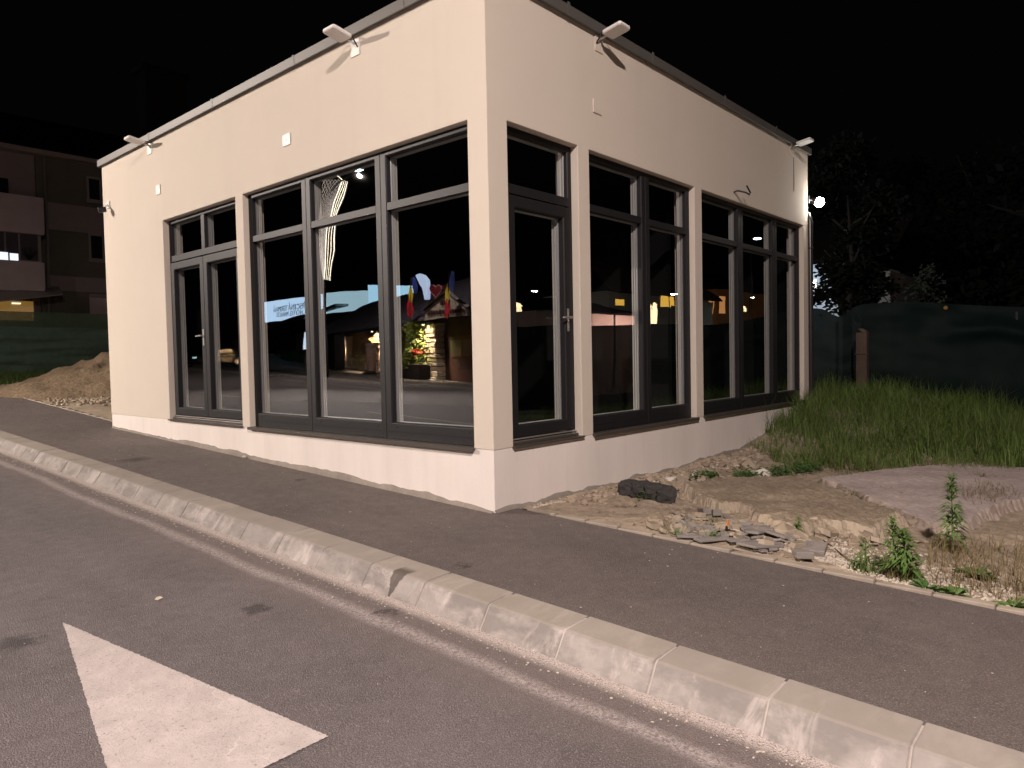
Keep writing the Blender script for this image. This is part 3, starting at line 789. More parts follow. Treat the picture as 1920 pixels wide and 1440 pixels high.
# ================================================================== LOT: slabs, rubble, plants
def jagged(pts, n, am, rnd):
    out = []
    for i in range(len(pts)):
        p, q = Vector(pts[i]), Vector(pts[(i+1) % len(pts)])
        for k in range(n):
            v = p.lerp(q, k/n); out.append(v + Vector((rnd.uniform(-am, am), rnd.uniform(-am, am))))
    return out
def poly_sd(x, y, P):
    d = 1e9; ins = False; j = len(P)-1
    for i in range(len(P)):
        ax, ay = P[j]; bx_, by = P[i]; ex, ey = bx_-ax, by-ay; f = max(0, min(1, ((x-ax)*ex+(y-ay)*ey)/(ex*ex+ey*ey+1e-12)))
        d = min(d, math.hypot(x-ax-ex*f, y-ay-ey*f))
        if (by > y) != (ay > y) and x < (ax-bx_)*(y-by)/(ay-by)+bx_: ins = not ins
        j = i
    return d if ins else -d
def slab(name, pts, thick, mat, label, cat, edge, wob, rough, st=.021):
    b = MB(); X0, X1 = min(p[0] for p in pts)-.1, max(p[0] for p in pts)+.1; Y0, Y1 = min(p[1] for p in pts)-.1, max(p[1] for p in pts)+.1
    xs_, ys_ = lin2(X0, X1, st), lin2(Y0, Y1, st); nx = len(xs_); keep = {}
    def vid(i, j):
        if (i, j) not in keep:
            x, y = xs_[i], ys_[j]; sd = poly_sd(x, y, pts) + wob*fbm(x, y, 3.2) + wob*.55*fbm(x+9, y, 11) + wob*.25*fbm(x, y+5, 29)
            h = thick*sst(-edge, edge, sd)*(1+.12*fbm(x, y, 1.1)) + rough*fbm(x, y, 4)*sst(-edge, .05, sd) + rough*.5*fbm(x, y, 17)
            base_ = SL*min(y, 0) - .02; z = base_+h if sd > -edge else -9
            keep[(i, j)] = (len(b.v), sd); b.v.append((x, y, base_+h-(.05 if sd < -edge*1.2 else 0)))
        return keep[(i, j)]
    for j in range(len(ys_)-1):
        for i in range(nx-1):
            q = [vid(i, j), vid(i+1, j), vid(i+1, j+1), vid(i, j+1)]
            if max(k[1] for k in q) > -edge*1.3: b.f.append(tuple(k[0] for k in q)); b.mi.append(0)
    return tag(b.build(name, mat, fix=False), label, cat)
g2 = lambda px, py: (lambda p: (p.x, p.y))(on_ground(px, py, 0.03))
slab('broken_slab', [g2(1275, 918), g2(1330, 950), g2(1395, 960), g2(1440, 987), g2(1500, 1002), g2(1545, 988), g2(1640, 1004), g2(1690, 975), g2(1560, 922), g2(1480, 903), g2(1380, 903)],
     .115, M_slab, 'broken pale concrete slab with a crumbling edge beside the building', 'concrete slab', .035, .06, .022)
slab('concrete_slab', [g2(1535, 901), g2(1600, 925), g2(1690, 965), g2(1750, 987), g2(1800, 992), g2(1880, 950), g2(1990, 930), g2(1990, 885), g2(1800, 872), g2(1640, 885)],
     .085, M_slabtop, 'flat pinkish concrete slab in front of the tall grass', 'concrete slab', .03, .03, .008, .032)
def stone_mesh(b, c, size, rnd, m=0, flat=1.0):
    bm = bmesh.new(); bmesh.ops.create_icosphere(bm, subdivisions=1, radius=1)
    sx, sy, sz = size; rz = Matrix.Rotation(rnd.uniform(0, 6.3), 3, 'Z')
    vs = []
    for v in bm.verts:
        k = v.co*(1+rnd.uniform(-.28, .2)); vs.append(Vector(c) + rz @ Vector((k.x*sx, k.y*sy, k.z*sz*flat)))
    b.add(vs, [tuple(v.index for v in f.verts) for f in bm.faces], m); bm.free()
rnd = random.Random(11)
b = MB()
def strew(pxs, n, smin, smax):
    for _ in range(n):
        i = rnd.randrange(len(pxs)-1); f = rnd.random(); a, c = pxs[i], pxs[i+1]
        px = a[0]+(c[0]-a[0])*f; py = a[1]+(c[1]-a[1])*f + abs(rnd.gauss(0, 1))*a[2]*-1
        p = on_ground(px, py, 0); s = rnd.uniform(smin, smax)
        x = max(.40, p.x); stone_mesh(b, (x, p.y, lot(x, p.y)+s*.25), (s, s*rnd.uniform(.6, 1), s*.6), rnd)
strew([(1480, 1042, 10), (1560, 1060, 26), (1640, 1085, 30), (1720, 1115, 26), (1800, 1135, 22)], 1300, .006, .018)
strew([(1420, 1035, 6), (1540, 1050, 18), (1620, 1072, 22)], 700, .005, .014)
strew([(1000, 953, 3), (1080, 935, 10), (1170, 925, 14)], 420, .005, .014)
strew([(1700, 1090, 20), (1900, 1140, 60)], 260, .006, .02)
strew([(1160, 925, 8), (1280, 890, 10), (1400, 868, 12)], 420, .006, .022)
b.build('gravel', M_gravel); bpy.data.objects['gravel']['kind'] = 'stuff'
tag(bpy.data.objects['gravel'], 'crushed white gravel scattered along the pavement edge', 'gravel')
b = MB()
def strew2(n, x0, x1, y0, y1, s0, s1):
    for _ in range(n):
        x, y = rnd.uniform(x0, x1), rnd.uniform(y0, y1); s = rnd.uniform(s0, s1)
        stone_mesh(b, (x, y, lot(x, y)+s*.2), (s, s*rnd.uniform(.6, 1), s*.5), rnd)
strew2(2400, .4, 5, -4.6, -.02, .004, .014); strew2(200, .45, 4.5, -4, -.1, .016, .036)
for _ in range(520):
    x = rnd.uniform(.9, 5.6); y = -abs(rnd.gauss(0, .28))-.04; s_ = rnd.choice([.012, .018, .025, .04, .06])*rnd.uniform(.7, 1.2); stone_mesh(b, (x, y, lot(x, y)+s_*.15), (s_*1.2, s_, s_*.5), rnd)
for _ in range(900):
    px, py = rnd.uniform(1240, 1720), rnd.uniform(915, 1040); p = on_ground(px, py, .05); s_ = rnd.choice([.006, .009, .013, .02])*rnd.uniform(.7, 1.2)
    if p.x < .42 or p.y > -.05: continue
    stone_mesh(b, (p.x, p.y, max(lot(p.x, p.y), SL*p.y+.06 if 1.9 < p.x < 4 else -9)+s_*.2), (s_*1.2, s_, s_*.5), rnd)
tag(b.build('small_stones', M_dirt, ), 'loose brown stones and crumbs over the dirt', 'stones', None, 'stuff')
# grey broken tiles
def tile(px, py, sx, sy, rz, tilt, label, seed, mat=M_slate, th=.02):
    p = on_ground(px, py, 0); r_ = random.Random(seed); x = max(p.x, .40)
    t_ = []
    n = r_.choice([5, 6]);
    for k in range(n):
        an = 2*math.pi*k/n + r_.uniform(-.45, .45); t_.append(Vector((sx*math.cos(an)*r_.uniform(.65, 1.15), sy*math.sin(an)*r_.uniform(.65, 1.15), 0)))
    M = Matrix.Translation((x, p.y, lot(x, p.y)+.004+abs(tilt)*sx*.30)) @ Matrix.Rotation(rz, 4, 'Z') @ Matrix.Rotation(tilt, 4, 'Y')
    b = MB(); b.prism([M @ q for q in t_], M.to_3x3() @ Vector((0, 0, th)))
    return tag(b.build('broken_tile', mat, bevel=.004), label, 'broken tile', 'broken grey tiles in the rubble')
tile(1290, 1012, .22, .14, .5, .12, 'triangular grey tile piece nearest the left of the rubble, against the edging', 1)
tile(1325, 1018, .26, .15, 1.0, .05, 'dark flat tile beside the orange scrap, left of the others', 2)
tile(1415, 1005, .27, .17, .3, .10, 'large dark tile on top of the rubble behind the thick paver', 3)
tile(1425, 1032, .24, .15, -.3, .08, 'pale grey tile lying in front of the large dark tile', 4)
tile(1380, 1025, .16, .10, .9, .15, 'small cracked bluish tile in the middle of the rubble', 5)
tile(1470, 1018, .20, .12, 2.2, -.18, 'tilted dark tile next to the small leafy weed', 6)
tile(1350, 985, .20, .06, .2, .1, 'long thin tile strip at the back of the rubble', 7, M_slab)
tile(1310, 978, .14, .10, .9, .2, 'small beige tile piece at the back left of the rubble', 8, M_slab)
tile(1370, 998, .22, .06, -.2, .05, 'narrow beige tile strip across the middle of the rubble', 9, M_slab)
b = MB(); r_ = random.Random(77)
for _ in range(110):
    px, py = r_.uniform(1265, 1510), r_.gauss(1005, 14); p = on_ground(px, py+(px-1390)*.12, 0); x = max(p.x, .42); sz = r_.uniform(.02, .075)
    M = Matrix.Translation((x, p.y, lot(x, p.y)+sz*.18)) @ Matrix.Rotation(r_.uniform(0, 6), 4, 'Z') @ Matrix.Rotation(r_.gauss(0, .3), 4, 'X')
    po = [M @ Vector((sz*math.cos(a_)*r_.uniform(.6, 1.2), sz*.7*math.sin(a_)*r_.uniform(.6, 1.2), 0)) for a_ in (0, 1.2, 2.4, 3.6, 4.9)]
    b.prism(po, M.to_3x3() @ Vector((0, 0, sz*.3)))
tag(b.build('tile_fragments', M_slate), 'small fragments of broken tile strewn through the rubble', 'fragments', None, 'stuff')
b = MB(); r_ = random.Random(91)
def lump(px, py, sz):
    p = on_ground(px, py, .03)
    if p.x < .44 or p.y > -.06: return
    z0 = max(lot(p.x, p.y), -9); M = Matrix.Translation((p.x, p.y, z0+sz*.12)) @ Matrix.Rotation(r_.uniform(0, 6), 4, 'Z') @ Matrix.Rotation(r_.gauss(0, .4), 4, 'X') @ Matrix.Rotation(r_.gauss(0, .3), 4, 'Y')
    n = r_.choice((4, 5, 6)); po = [M @ Vector((sz*math.cos(k*6.283/n+r_.uniform(-.3, .3))*r_.uniform(.6, 1.2), sz*.75*math.sin(k*6.283/n+r_.uniform(-.3, .3))*r_.uniform(.6, 1.2), 0)) for k in range(n)]
    b.prism(po, M.to_3x3() @ Vector((r_.uniform(-.2, .2)*sz, r_.uniform(-.2, .2)*sz, sz*r_.uniform(.3, .7))))
for _ in range(70): lump(r_.uniform(1265, 1420), r_.gauss(0, 6)+905-(_ % 3)*6, r_.choice((.03, .04, .06, .09)))
for _ in range(60): lump(r_.uniform(1225, 1330), r_.gauss(985, 14), r_.choice((.02, .03, .045, .07)))
for _ in range(60): lump(r_.uniform(1330, 1560), r_.gauss(1000, 16), r_.choice((.02, .03, .05, .08)))
for _ in range(36): lump(r_.uniform(1500, 1720), r_.gauss(1000, 14), r_.choice((.02, .03, .05, .08)))
tag(b.build('rubble', M_slab, bevel=.004), 'broken lumps of pale concrete scattered from the wall foot towards the pavement', 'rubble', None, 'stuff')
def block(name, px, py, size, rz, tilt, mat, label, cat, grp=None, lift=0.0, bev=.012):
    p = on_ground(px, py, 0); x = max(p.x, .42)
    b = MB(); M = Matrix.Translation((x, p.y, lot(x, p.y)+size[2]*.42+lift)) @ Matrix.Rotation(rz, 4, 'Z') @ Matrix.Rotation(tilt, 4, 'Y')
    b.mbox(M, size)
    o = b.build(name, mat, bevel=bev); return tag(o, label, cat, grp)
block('paver', 1502, 1047, (.30, .12, .05), .55, .14, M_slate, 'thick grey paver tipped on the gravel, front right of the rubble', 'paver', bev=.005)
block('paver', 1528, 1040, (.22, .16, .045), .2, -.10, M_slate, 'second grey paver leaning behind the tipped thick one', 'paver', bev=.005)
block('paver', 1322, 962, (.17, .09, .06), .8, .2, M_slate, 'small brown brick lying in the hollow under the slab edge', 'paver', bev=.005)
block('paver', 1342, 966, (.20, .08, .06), .6, .25, M_slate, 'longer brown brick lying beside the small one under the slab edge', 'paver', bev=.005)
for i, (px, py, sx) in enumerate(((1180, 925, .22), (1203, 929, .26), (1226, 934, .24), (1247, 936, .26))):
    p = on_ground(px, py, 0); bm = bmesh.new(); bmesh.ops.create_icosphere(bm, subdivisions=3, radius=1); b = MB(); vs = []
    for v in bm.verts:
        c = v.co; q = Vector([math.copysign(abs(k)**.55, k) for k in c]); q *= 1 + .22*mnoise.noise(q*1.6+Vector((i*7, 0, 0))) + .12*mnoise.noise(q*4.5+Vector((i*3, 5, 0)))
        q = Matrix.Rotation(.35+.12*i, 3, 'Z') @ Vector((q.x*sx*.50, q.y*.11, q.z*.085)); vs.append((p.x+q.x, p.y+q.y, lot(p.x, p.y)+.06+q.z))
    b.add(vs, [tuple(v.index for v in f.verts) for f in bm.faces]); bm.free()
    tag(b.build('asphalt_chunk', M_chunk),
          ['ragged black asphalt chunk at the wall end of the row', 'second black chunk from the wall in the row of asphalt lumps', 'third black chunk from the wall in the row of asphalt lumps', 'rounded black chunk at the outer end of the row'][i],
          'asphalt chunk', 'row of black asphalt chunks by the wall')
def lone_stone(px, py, s, mat, label, seed, lift=.3, cat='stone'):
    p = on_ground(px, py, 0); b = MB(); stone_mesh(b, (p.x, p.y, lot(p.x, p.y)+s[2]*lift), s, random.Random(seed))
    return tag(b.build('stone', mat, bevel=.004), label, cat)
lone_stone(1432, 893, (.19, .13, .09), M_whitestone, 'flat white stone half buried in clover near the building', 1)
lone_stone(1505, 912, (.10, .06, .04), M_whitestone, 'white chipped stone on the slab corner', 2, 1.4)
lone_stone(1405, 878, (.17, .10, .12), M_slab, 'upright beige rock near the end of the wall', 3)
lone_stone(1458, 968, (.05, .03, .02), M_whitestone, 'small white pebble on the broken slab', 4, 2.5)
lone_stone(1470, 1015, (.11, .09, .09), M_slab, 'round beige rock next to the leafy weed', 6)
lone_stone(1720, 980, (.13, .10, .06), M_slab, 'beige rock at the tip of the flat slab', 7)
for i, (px, py) in enumerate(((1256, 898), (1278, 893), (1300, 889), (1322, 884))):
    lone_stone(px, py, (.10+.02*(i % 2), .06, .04), M_whitestone, ['white plaster lump just past the black chunks', 'second white plaster lump along the wall foot', 'third white plaster lump along the wall foot', 'farthest white plaster lump along the wall foot'][i], 20+i)
b = MB(); p = on_ground(1366, 1012, 0); b.tube([(p.x, p.y, lot(p.x, p.y)+.10), (p.x+.06, p.y+.03, lot(p.x, p.y)+.105)], .012, 7)
tag(b.build('scrap', simple('orange_plastic', (.55, .17, .03), .5)), 'small orange plastic scrap on the rubble', 'scrap')
for i, (a, c, lab) in enumerate((((1255, 953), (1298, 970), 'thin dark twig on the pale dirt near the pavement'), ((1448, 950), (1482, 962), 'dark twig on the broken slab'),
                                 ((1565, 968), (1615, 980), 'long brown twig in front of the flat slab'), ((1535, 1000), (1600, 1050), 'bent dry stalk leaning over the gravel'),
                                 ((1360, 990), (1402, 1002), 'pale straight stick across the rubble'))):
    p, q = on_ground(*a, .05), on_ground(*c, .05); b = MB()
    zp, zq = max(lot(p.x, p.y), SL*p.y+.055 if i in (1, 2) else -9)+.012, max(lot(q.x, q.y), SL*q.y+.055 if i in (1, 2) else -9)+.012
    m = (p+q)/2 + Vector((.02, .02, 0)); b.tube([(p.x, p.y, zp), (m.x, m.y, (zp+zq)/2+.012), (q.x, q.y, zq+.01)], .006, 5)
    tag(b.build('twig', M_twig if i < 4 else M_gravel), lab, 'twig')
# white lumps by the wall foot on the pavement, paper on the road
p = hit(461, 858, (1, 0, 0), -.03); b = MB()
stone_mesh(b, (p.x-.02, p.y, G(0, p.y)+.018), (.035, .03, .028), rnd)
tag(b.build('plaster_lump', M_whitestone), 'white plaster lump on the pavement at the pier foot', 'plaster lump')
p = on_ground(297, 1125, -.14, CR); b = MB()
M = Matrix.Translation((p.x, p.y, roadz(p.x, p.y)+.008)) @ Matrix.Rotation(.4, 4, 'Z')
b.add([M @ Vector(q) for q in ((-.026, -.015, 0), (.022, -.02, .004), (.028, .012, .009), (0, .017, .012), (-.022, .013, .002))], [(0, 1, 2, 3, 4)])
tag(b.build('paper_scrap', M_paper), 'small torn scrap of paper on the road', 'litter')
b = MB(); rr2 = random.Random(31)
for _ in range(420):                                      # chips scattered over pavement and road
    if rr2.random() < .72: x, y = rr2.uniform(-1.35, .25), rr2.uniform(-4.6, 9); z = G(x, y)
    else: x, y = rr2.uniform(-4.5, -1.9), rr2.uniform(-4, 8); z = roadz(x, y)
    if x > -.02 and y > -.05: continue
    s = rr2.choice([.002, .002, .003, .003, .004, .006])*rr2.uniform(.7, 1.2); stone_mesh(b, (x, y, z+s*.3), (s*1.4, s, s*.45), rr2)
for _ in range(900):
    y = rr2.uniform(-4, 9); x = -1.83-abs(rr2.gauss(0, .06)); s_ = rr2.choice([.003, .004, .006, .009])*rr2.uniform(.7, 1.2); stone_mesh(b, (x, y, roadz(x, y)+s_*.3), (s_, s_*.8, s_*.5), rr2)
tag(b.build('chips', M_gravel), 'tiny white chips scattered over the asphalt', 'chips', None, 'stuff')

# ---- grass and weeds
def blades(b, pts, rnd, h0, h1, wd, lean=.35, m=0, seg=3):
    for x, y, z in pts:
        h = rnd.uniform(h0, h1); an = rnd.uniform(0, 6.283); ln = rnd.uniform(.08, lean)*h*1.6; dx, dy = math.cos(an), math.sin(an)
        a2 = an+1.57+rnd.uniform(-.6, .6); wx, wy = math.cos(a2)*wd*.5, math.sin(a2)*wd*.5
        vs = []
        for k in range(seg):
            t = k/seg; s = 1-t*.75; o = ln*t*t; vs += [(x+dx*o-wx*s, y+dy*o-wy*s, z+h*(t-.18*t*t*(ln/h))), (x+dx*o+wx*s, y+dy*o+wy*s, z+h*(t-.18*t*t*(ln/h)))]
        vs.append((x+dx*ln, y+dy*ln, z+h*(1-.25*(ln/h))))
        fs = [(2*k, 2*k+1, 2*k+3, 2*k+2) for k in range(seg-1)] + [(2*seg-2, 2*seg-1, 2*seg)]
        b.add(vs, fs, m)
def grass_edge(x):            # near boundary of the tall grass (y as a function of x)
    P = [(4.2, -1.0), (4.45, -1.30), (5.35, -2.25), (6.05, -3.25), (6.6, -4.6), (8, -7)]
    return P
from math import atan2
def in_grass(x, y):
    P = [(4.55, -1.32), (5.3, -2.3), (6.0, -3.35), (6.5, -4.6), (7.6, -8.8), (14.5, -8.8), (12.5, 5), (8.5, 5), (8.5, -.05), (5.7, -.05), (5.0, -.55), (4.7, -1.0)]
    c = False; j = len(P)-1
    for i in range(len(P)):
        if (P[i][1] > y) != (P[j][1] > y) and x < (P[j][0]-P[i][0])*(y-P[i][1])/(P[j][1]-P[i][1])+P[i][0]: c = not c
        j = i
    return c
rnd = random.Random(21); b = MB(); pts = []; dryp = []
while len(pts) < 30000:
    x, y = rnd.uniform(4.5, 14), rnd.uniform(-8.5, 3)
    dens = 1.0 if x < 9 else .45
    if y < -5.5: dens *= .4
    dens *= .35+.9*max(0, min(1, .55+1.2*mnoise.noise(Vector((x*.9, y*.9, 5)))))
    if rnd.random() < dens and in_grass(x+.22*mnoise.noise(Vector((x*3, y*3, 1))), y+.22*mnoise.noise(Vector((x*3, y*3, 4)))):
        pts.append((x, y, lot(x, y)-.01))
near = [p for p in pts if p[0] < 6.2]; far = [p for p in pts if p[0] >= 6.2]
tall = [p for p in far if mnoise.noise(Vector((p[0]*1.2, p[1]*1.2, 9))) > .18]
clump = lambda p: .55+.75*max(0, min(1, .5+1.1*mnoise.noise(Vector((p[0]*1.6, p[1]*1.6, 2)))))
for p in near: k = clump(p); blades(b, [p], rnd, .10*k, .36*k, .009, .6)
for p in far: k = clump(p); blades(b, [p], rnd, .20*k, .50*k, .011, .6)
blades(b, tall[:2600], rnd, .40, .74, .007, .5)
blades(b, rnd.sample(far, 1500), rnd, .3, .6, .010, 1.5)
for _ in range(46):
    px, py = rnd.uniform(1300, 1880), rnd.uniform(880, 1000)
    if rnd.random() < .5: px, py = rnd.uniform(1400, 1880), rnd.gauss(893, 7)
    q = on_ground(px, py, .03)
    if q.y > -.08: continue
    blades(b, [(q.x+rnd.gauss(0, .035), q.y+rnd.gauss(0, .035), lot(q.x, q.y)+.02) for _k in range(rnd.randint(5, 22))], rnd, .03, .13, .005, .9)
o = b.build('tall_grass', M_grass, fix=False); tag(o, 'tall unmown grass in front of the green fence', 'grass', None, 'stuff')
b = MB()
blades(b, [p for p in near if rnd.random() < .13 and in_grass(p[0], p[1])], rnd, .08, .28, .007, .7); blades(b, rnd.sample(far, 900), rnd, .3, .55, .005, .7)
for _ in range(500):
    f = rnd.random(); P = [(4.5, -1.3), (5.3, -2.3), (6.0, -3.35), (6.5, -4.6)]; i = rnd.randrange(3)
    x = P[i][0]+(P[i+1][0]-P[i][0])*f + rnd.gauss(0, .07); y = P[i][1]+(P[i+1][1]-P[i][1])*f+rnd.gauss(0, .07)
    blades(b, [(x, y, lot(x, y))], rnd, .06, .2, .007, .9)
tag(b.build('dry_grass', M_dry, fix=False), 'straw coloured dead grass along the edge of the lawn', 'grass', None, 'stuff')
b = MB()                                                   # clover
def leaflet(b, c, s, an, tilt, m=0):
    M = Matrix.Translation(c) @ Matrix.Rotation(an, 4, 'Z') @ Matrix.Rotation(tilt, 4, 'Y')
    b.add([M @ Vector(p) for p in ((0, 0, 0), (s*.5, -s*.35, .0), (s, 0, .1*s), (s*.5, s*.35, 0))], [(0, 1, 2, 3)], m)
for _ in range(1500):
    f = rnd.random(); px = 1375+f*165; py = 898-f*22+rnd.gauss(0, 6)
    if rnd.random() < .2: px, py = rnd.gauss(1325, 12), rnd.gauss(895, 3)
    if rnd.random() < .06: px, py = rnd.gauss(1232, 14), rnd.gauss(936, 2)
    p = on_ground(px, py, 0)
    if p.y > -.05: continue
    z = lot(p.x, p.y)+rnd.uniform(.015, .09)
    for k in range(3): leaflet(b, (p.x, p.y, z), rnd.uniform(.02, .04), rnd.uniform(0, 6.3), rnd.uniform(-.5, .2))
tag(b.build('clover', M_clover, fix=False), 'low clover creeping over the rubble next to the white stone', 'clover', None, 'stuff')
def weed(name, px, py, h, label, cat='weed', leaves=60, spread=.09, seed=1, dens_top=True, mat=None, tuft=40):
    p = on_ground(px, py, 0); x = max(p.x, .42); r_ = random.Random(seed)
    t = thing(name, (x, p.y, lot(x, p.y)-.01), label, cat); o = Vector((x, p.y, lot(x, p.y)-.01))
    lean = Vector((r_.uniform(-.06, .06), r_.uniform(-.06, .06), 0))*h*2
    b = MB(); sp = [o+lean*(k/5)**2+Vector((0, 0, h*k/5)) for k in range(6)]; b.tube(sp, [.007, .006, .006, .005, .004, .003], 6); b.build('stem', M_weed, t, smooth=True)
    b = MB()
    for k in range(leaves):
        f = (r_.random()**.75) if dens_top else r_.random(); q = o+lean*f*f+Vector((0, 0, h*(.08+.95*f)))
        ln = spread*(1.25-.75*f)*r_.uniform(.7, 1.2); an = r_.uniform(0, 6.3); up = r_.uniform(.2, .9) if f > .6 else r_.uniform(-.3, .5)
        d = Vector((math.cos(an), math.sin(an), up)).normalized(); sd = Vector((-math.sin(an), math.cos(an), 0))*ln*.09
        m_ = q+d*ln*.5+Vector((0, 0, .01)); e_ = q+d*ln-Vector((0, 0, ln*.22))
        b.add([q, m_-sd, m_+sd, e_], [(0, 1, 3, 2)])
    b.build('leaves', mat or M_weed, t, fix=False)
    if tuft:
        b = MB(); blades(b, [(o.x+r_.gauss(0, .05), o.y+r_.gauss(0, .05), o.z) for _ in range(tuft)], r_, .05, .22, .006, .7); b.build('base_grass', M_dry if seed % 2 else M_grass, t, fix=False)
    return t
weed('tall_weed', 1786, 1032, .60, 'tallest spiky green weed standing by the flat slab', leaves=260, spread=.13, seed=3, tuft=110)
weed('tall_weed', 1678, 1082, .40, 'leafy upright weed with a narrow top behind the bushy one', leaves=170, spread=.11, seed=5, tuft=150)
weed('tall_weed', 1702, 1085, .32, 'bushy green weed at the edge of the gravel', leaves=220, spread=.14, seed=8, tuft=190)
weed('tall_weed', 1497, 1010, .17, 'small leafy weed growing between the grey tiles', leaves=46, spread=.08, seed=9, tuft=0)
weed('tall_weed', 1622, 1070, .22, 'loose grassy weed left of the bushy one', leaves=40, spread=.12, seed=10, tuft=110)
weed('tall_weed', 1265, 1010, .06, 'tiny sprout against the edging in the rubble', leaves=26, spread=.06, seed=12, tuft=8)
weed('tall_weed', 1845, 905, .12, 'little dry plant growing out of a crack in the flat slab', leaves=40, spread=.1, seed=13, mat=M_dry, tuft=40)
weed('tall_weed', 1340, 1018, .05, 'flat sprout beside the dark flat tile', leaves=40, spread=.08, seed=14, tuft=14)
def rosette(px, py, s, label, seed):
    p = on_ground(px, py, 0); x = max(p.x, .42); r_ = random.Random(seed); o = Vector((x, p.y, lot(x, p.y)))
    b = MB()
    for k in range(26):
        an = r_.uniform(0, 6.3); ln = s*r_.uniform(.6, 1.1); up = r_.uniform(.15, .9); d = Vector((math.cos(an), math.sin(an), up)).normalized(); sd = Vector((-math.sin(an), math.cos(an), 0))*ln*.16
        m_ = o+d*ln*.55; e_ = o+d*ln-Vector((0, 0, ln*.25)); b.add([o, m_-sd, m_+sd, e_], [(0, 1, 3, 2)])
    return tag(b.build('leafy_plant', M_clover if seed % 2 else M_weed, fix=False), label, 'plant')
rosette(1735, 1105, .12, 'broad leafy plant beside the edging, right of the bushy weed', 1)
rosette(1790, 1118, .13, 'second broad leafy plant farther right along the edging', 2)
rosette(1830, 1080, .16, 'bright leafy plant in the dry weeds at right', 3)
rosette(1895, 1145, .14, 'leafy plant at the right edge of the picture by the edging', 4)
rosette(1650, 1062, .08, 'small leafy plant at the foot of the grassy weed', 5)
b = MB(); pts = []
for _ in range(900):
    px, py = rnd.uniform(1740, 1990), rnd.uniform(1020, 1160); p = on_ground(px, py, 0)
    if py < 1000+ (1990-px)*.05 or p.x < .42: continue
    pts.append((p.x, p.y, lot(p.x, p.y)))
blades(b, pts, rnd, .05, .22, .006, .9); blades(b, pts[:90], rnd, .25, .4, .004, .8)
for _ in range(260):
    p = on_ground(rnd.gauss(1850, 30), rnd.gauss(925, 10), .07); blades(b, [(p.x, p.y, SL*p.y+.07)], rnd, .03, .10, .006, 1.0)
tag(b.build('dry_weeds', M_dry, fix=False), 'brown tangle of dead weeds in the near right corner of the lot', 'dead weeds', None, 'stuff')

# ================================================================== RIGHT FENCE, POST, LOW WALL
def fence_x(y): return 11.2-.33*y
def fence(name, P0, P1, n, zb, zt, bulge, mat, label, seed, posts, group='green mesh fences', side=-1):
    t = thing(name, (P0[0], P0[1], 0), label, 'fence', group); b = MB()
    nz = 26; dirv = Vector((P1[0]-P0[0], P1[1]-P0[1], 0)); ln = dirv.length; dirv.normalize(); nr = Vector((dirv.y, -dirv.x, 0))
    for i in range(n+1):
        f = i/n; s = f*ln
        for j in range(nz+1):
            g = j/nz; z = zb(s)+(zt(s)-zb(s))*g
            o = bulge(s, g); p = Vector((P0[0], P0[1], 0))+dirv*s+nr*o; b.v.append((p.x, p.y, z))
    for i in range(n):
        for j in range(nz): b.f.append((i*(nz+1)+j, (i+1)*(nz+1)+j, (i+1)*(nz+1)+j+1, i*(nz+1)+j+1)); b.mi.append(0)
    b.build('mesh_cloth', mat, t, smooth=True, fix=False)
    for s in posts:
        p = Vector((P0[0], P0[1], 0))+dirv*s+nr*.14*side; q = MB(); q.tube([(p.x, p.y, zb(s)-.6), (p.x, p.y, zt(s)-.1)], .035, 8); q.build('post', M_pole, t)
    return t
P0, P1 = (fence_x(4.5), 4.5), (fence_x(-16), -16)
def f_bot(s): y = 4.5-s*.95; return lot(min(14.5, fence_x(y)), max(y, -8.9))-.05 if y > -9 else SL*y-.3
def f_top(s):
    y = 4.5-s*.95
    z = 2.40-.05*min(3.5, max(0, -y)) + .05*max(0, -y-3.8) + .02*math.sin(s*1.3)
    z += -.22*math.exp(-((y-.28)/.22)**2) + .06*math.exp(-((y+.9)/1.0)**2)
    return z
def f_bul(s, g):
    y = 4.5-s*.95
    o = .10*mnoise.noise(Vector((s*.9, g*2.2, 0)))+.05*mnoise.noise(Vector((s*2.2, g*5, 2)))+.025*mnoise.noise(Vector((s*1.2+g*4, g*11, 5)))
    o += .10*math.exp(-((g-(.80-.20*math.sin(min(1.57, abs(y+2.4)*.6))))/.07)**2)*sst(-1.0, -1.8, y) if y < -1 else 0
    o += .20*sst(.75, 1.0, g)*sst(-1.3, -2.0, y)*-1
    return o
fence('mesh_fence', P0, P1, 200, f_bot, f_top, f_bul, M_net, 'tall dark green mesh fence sagging behind the tall grass', 2, [.4, 4.4, 7.6, 10.8, 14, 17.2, 20.4])
p = (fence_x(-.13)-.35, -.13)
t = MB(); pp = hit(1617, 640, (1, 0, 0), 10.6)
t.prism([(pp.x-.085, pp.y-.10, .2), (pp.x+.085, pp.y-.10, .2), (pp.x+.085, pp.y+.10, .2), (pp.x-.085, pp.y+.10, .2)], (0, 0, 1.62))
t.prism([(pp.x-.09, pp.y-.105, 1.82), (pp.x+.09, pp.y-.105, 1.82), (pp.x+.07, pp.y-.02, 1.90), (pp.x-.07, pp.y-.02, 1.90)], (0, .09, 0))
t.box((pp.x-.10, pp.y-.115, 1.38), (pp.x-.086, pp.y+.115, 1.41))
tag(t.build('concrete_post', M_post, bevel=.012), 'old brown concrete post standing in the grass before the mesh fence', 'post')
lw = MB(); a = hit(1521, 735, (1, 0, 0), 10.2); c = hit(1600, 745, (1, 0, 0), 10.4)
lw.box((10.1, c.y, -.2), (10.35, a.y+2.5, a.z)); tag(lw.build('low_wall', M_post, bevel=.02), 'low old concrete wall behind the downpipe, left of the post', 'wall')

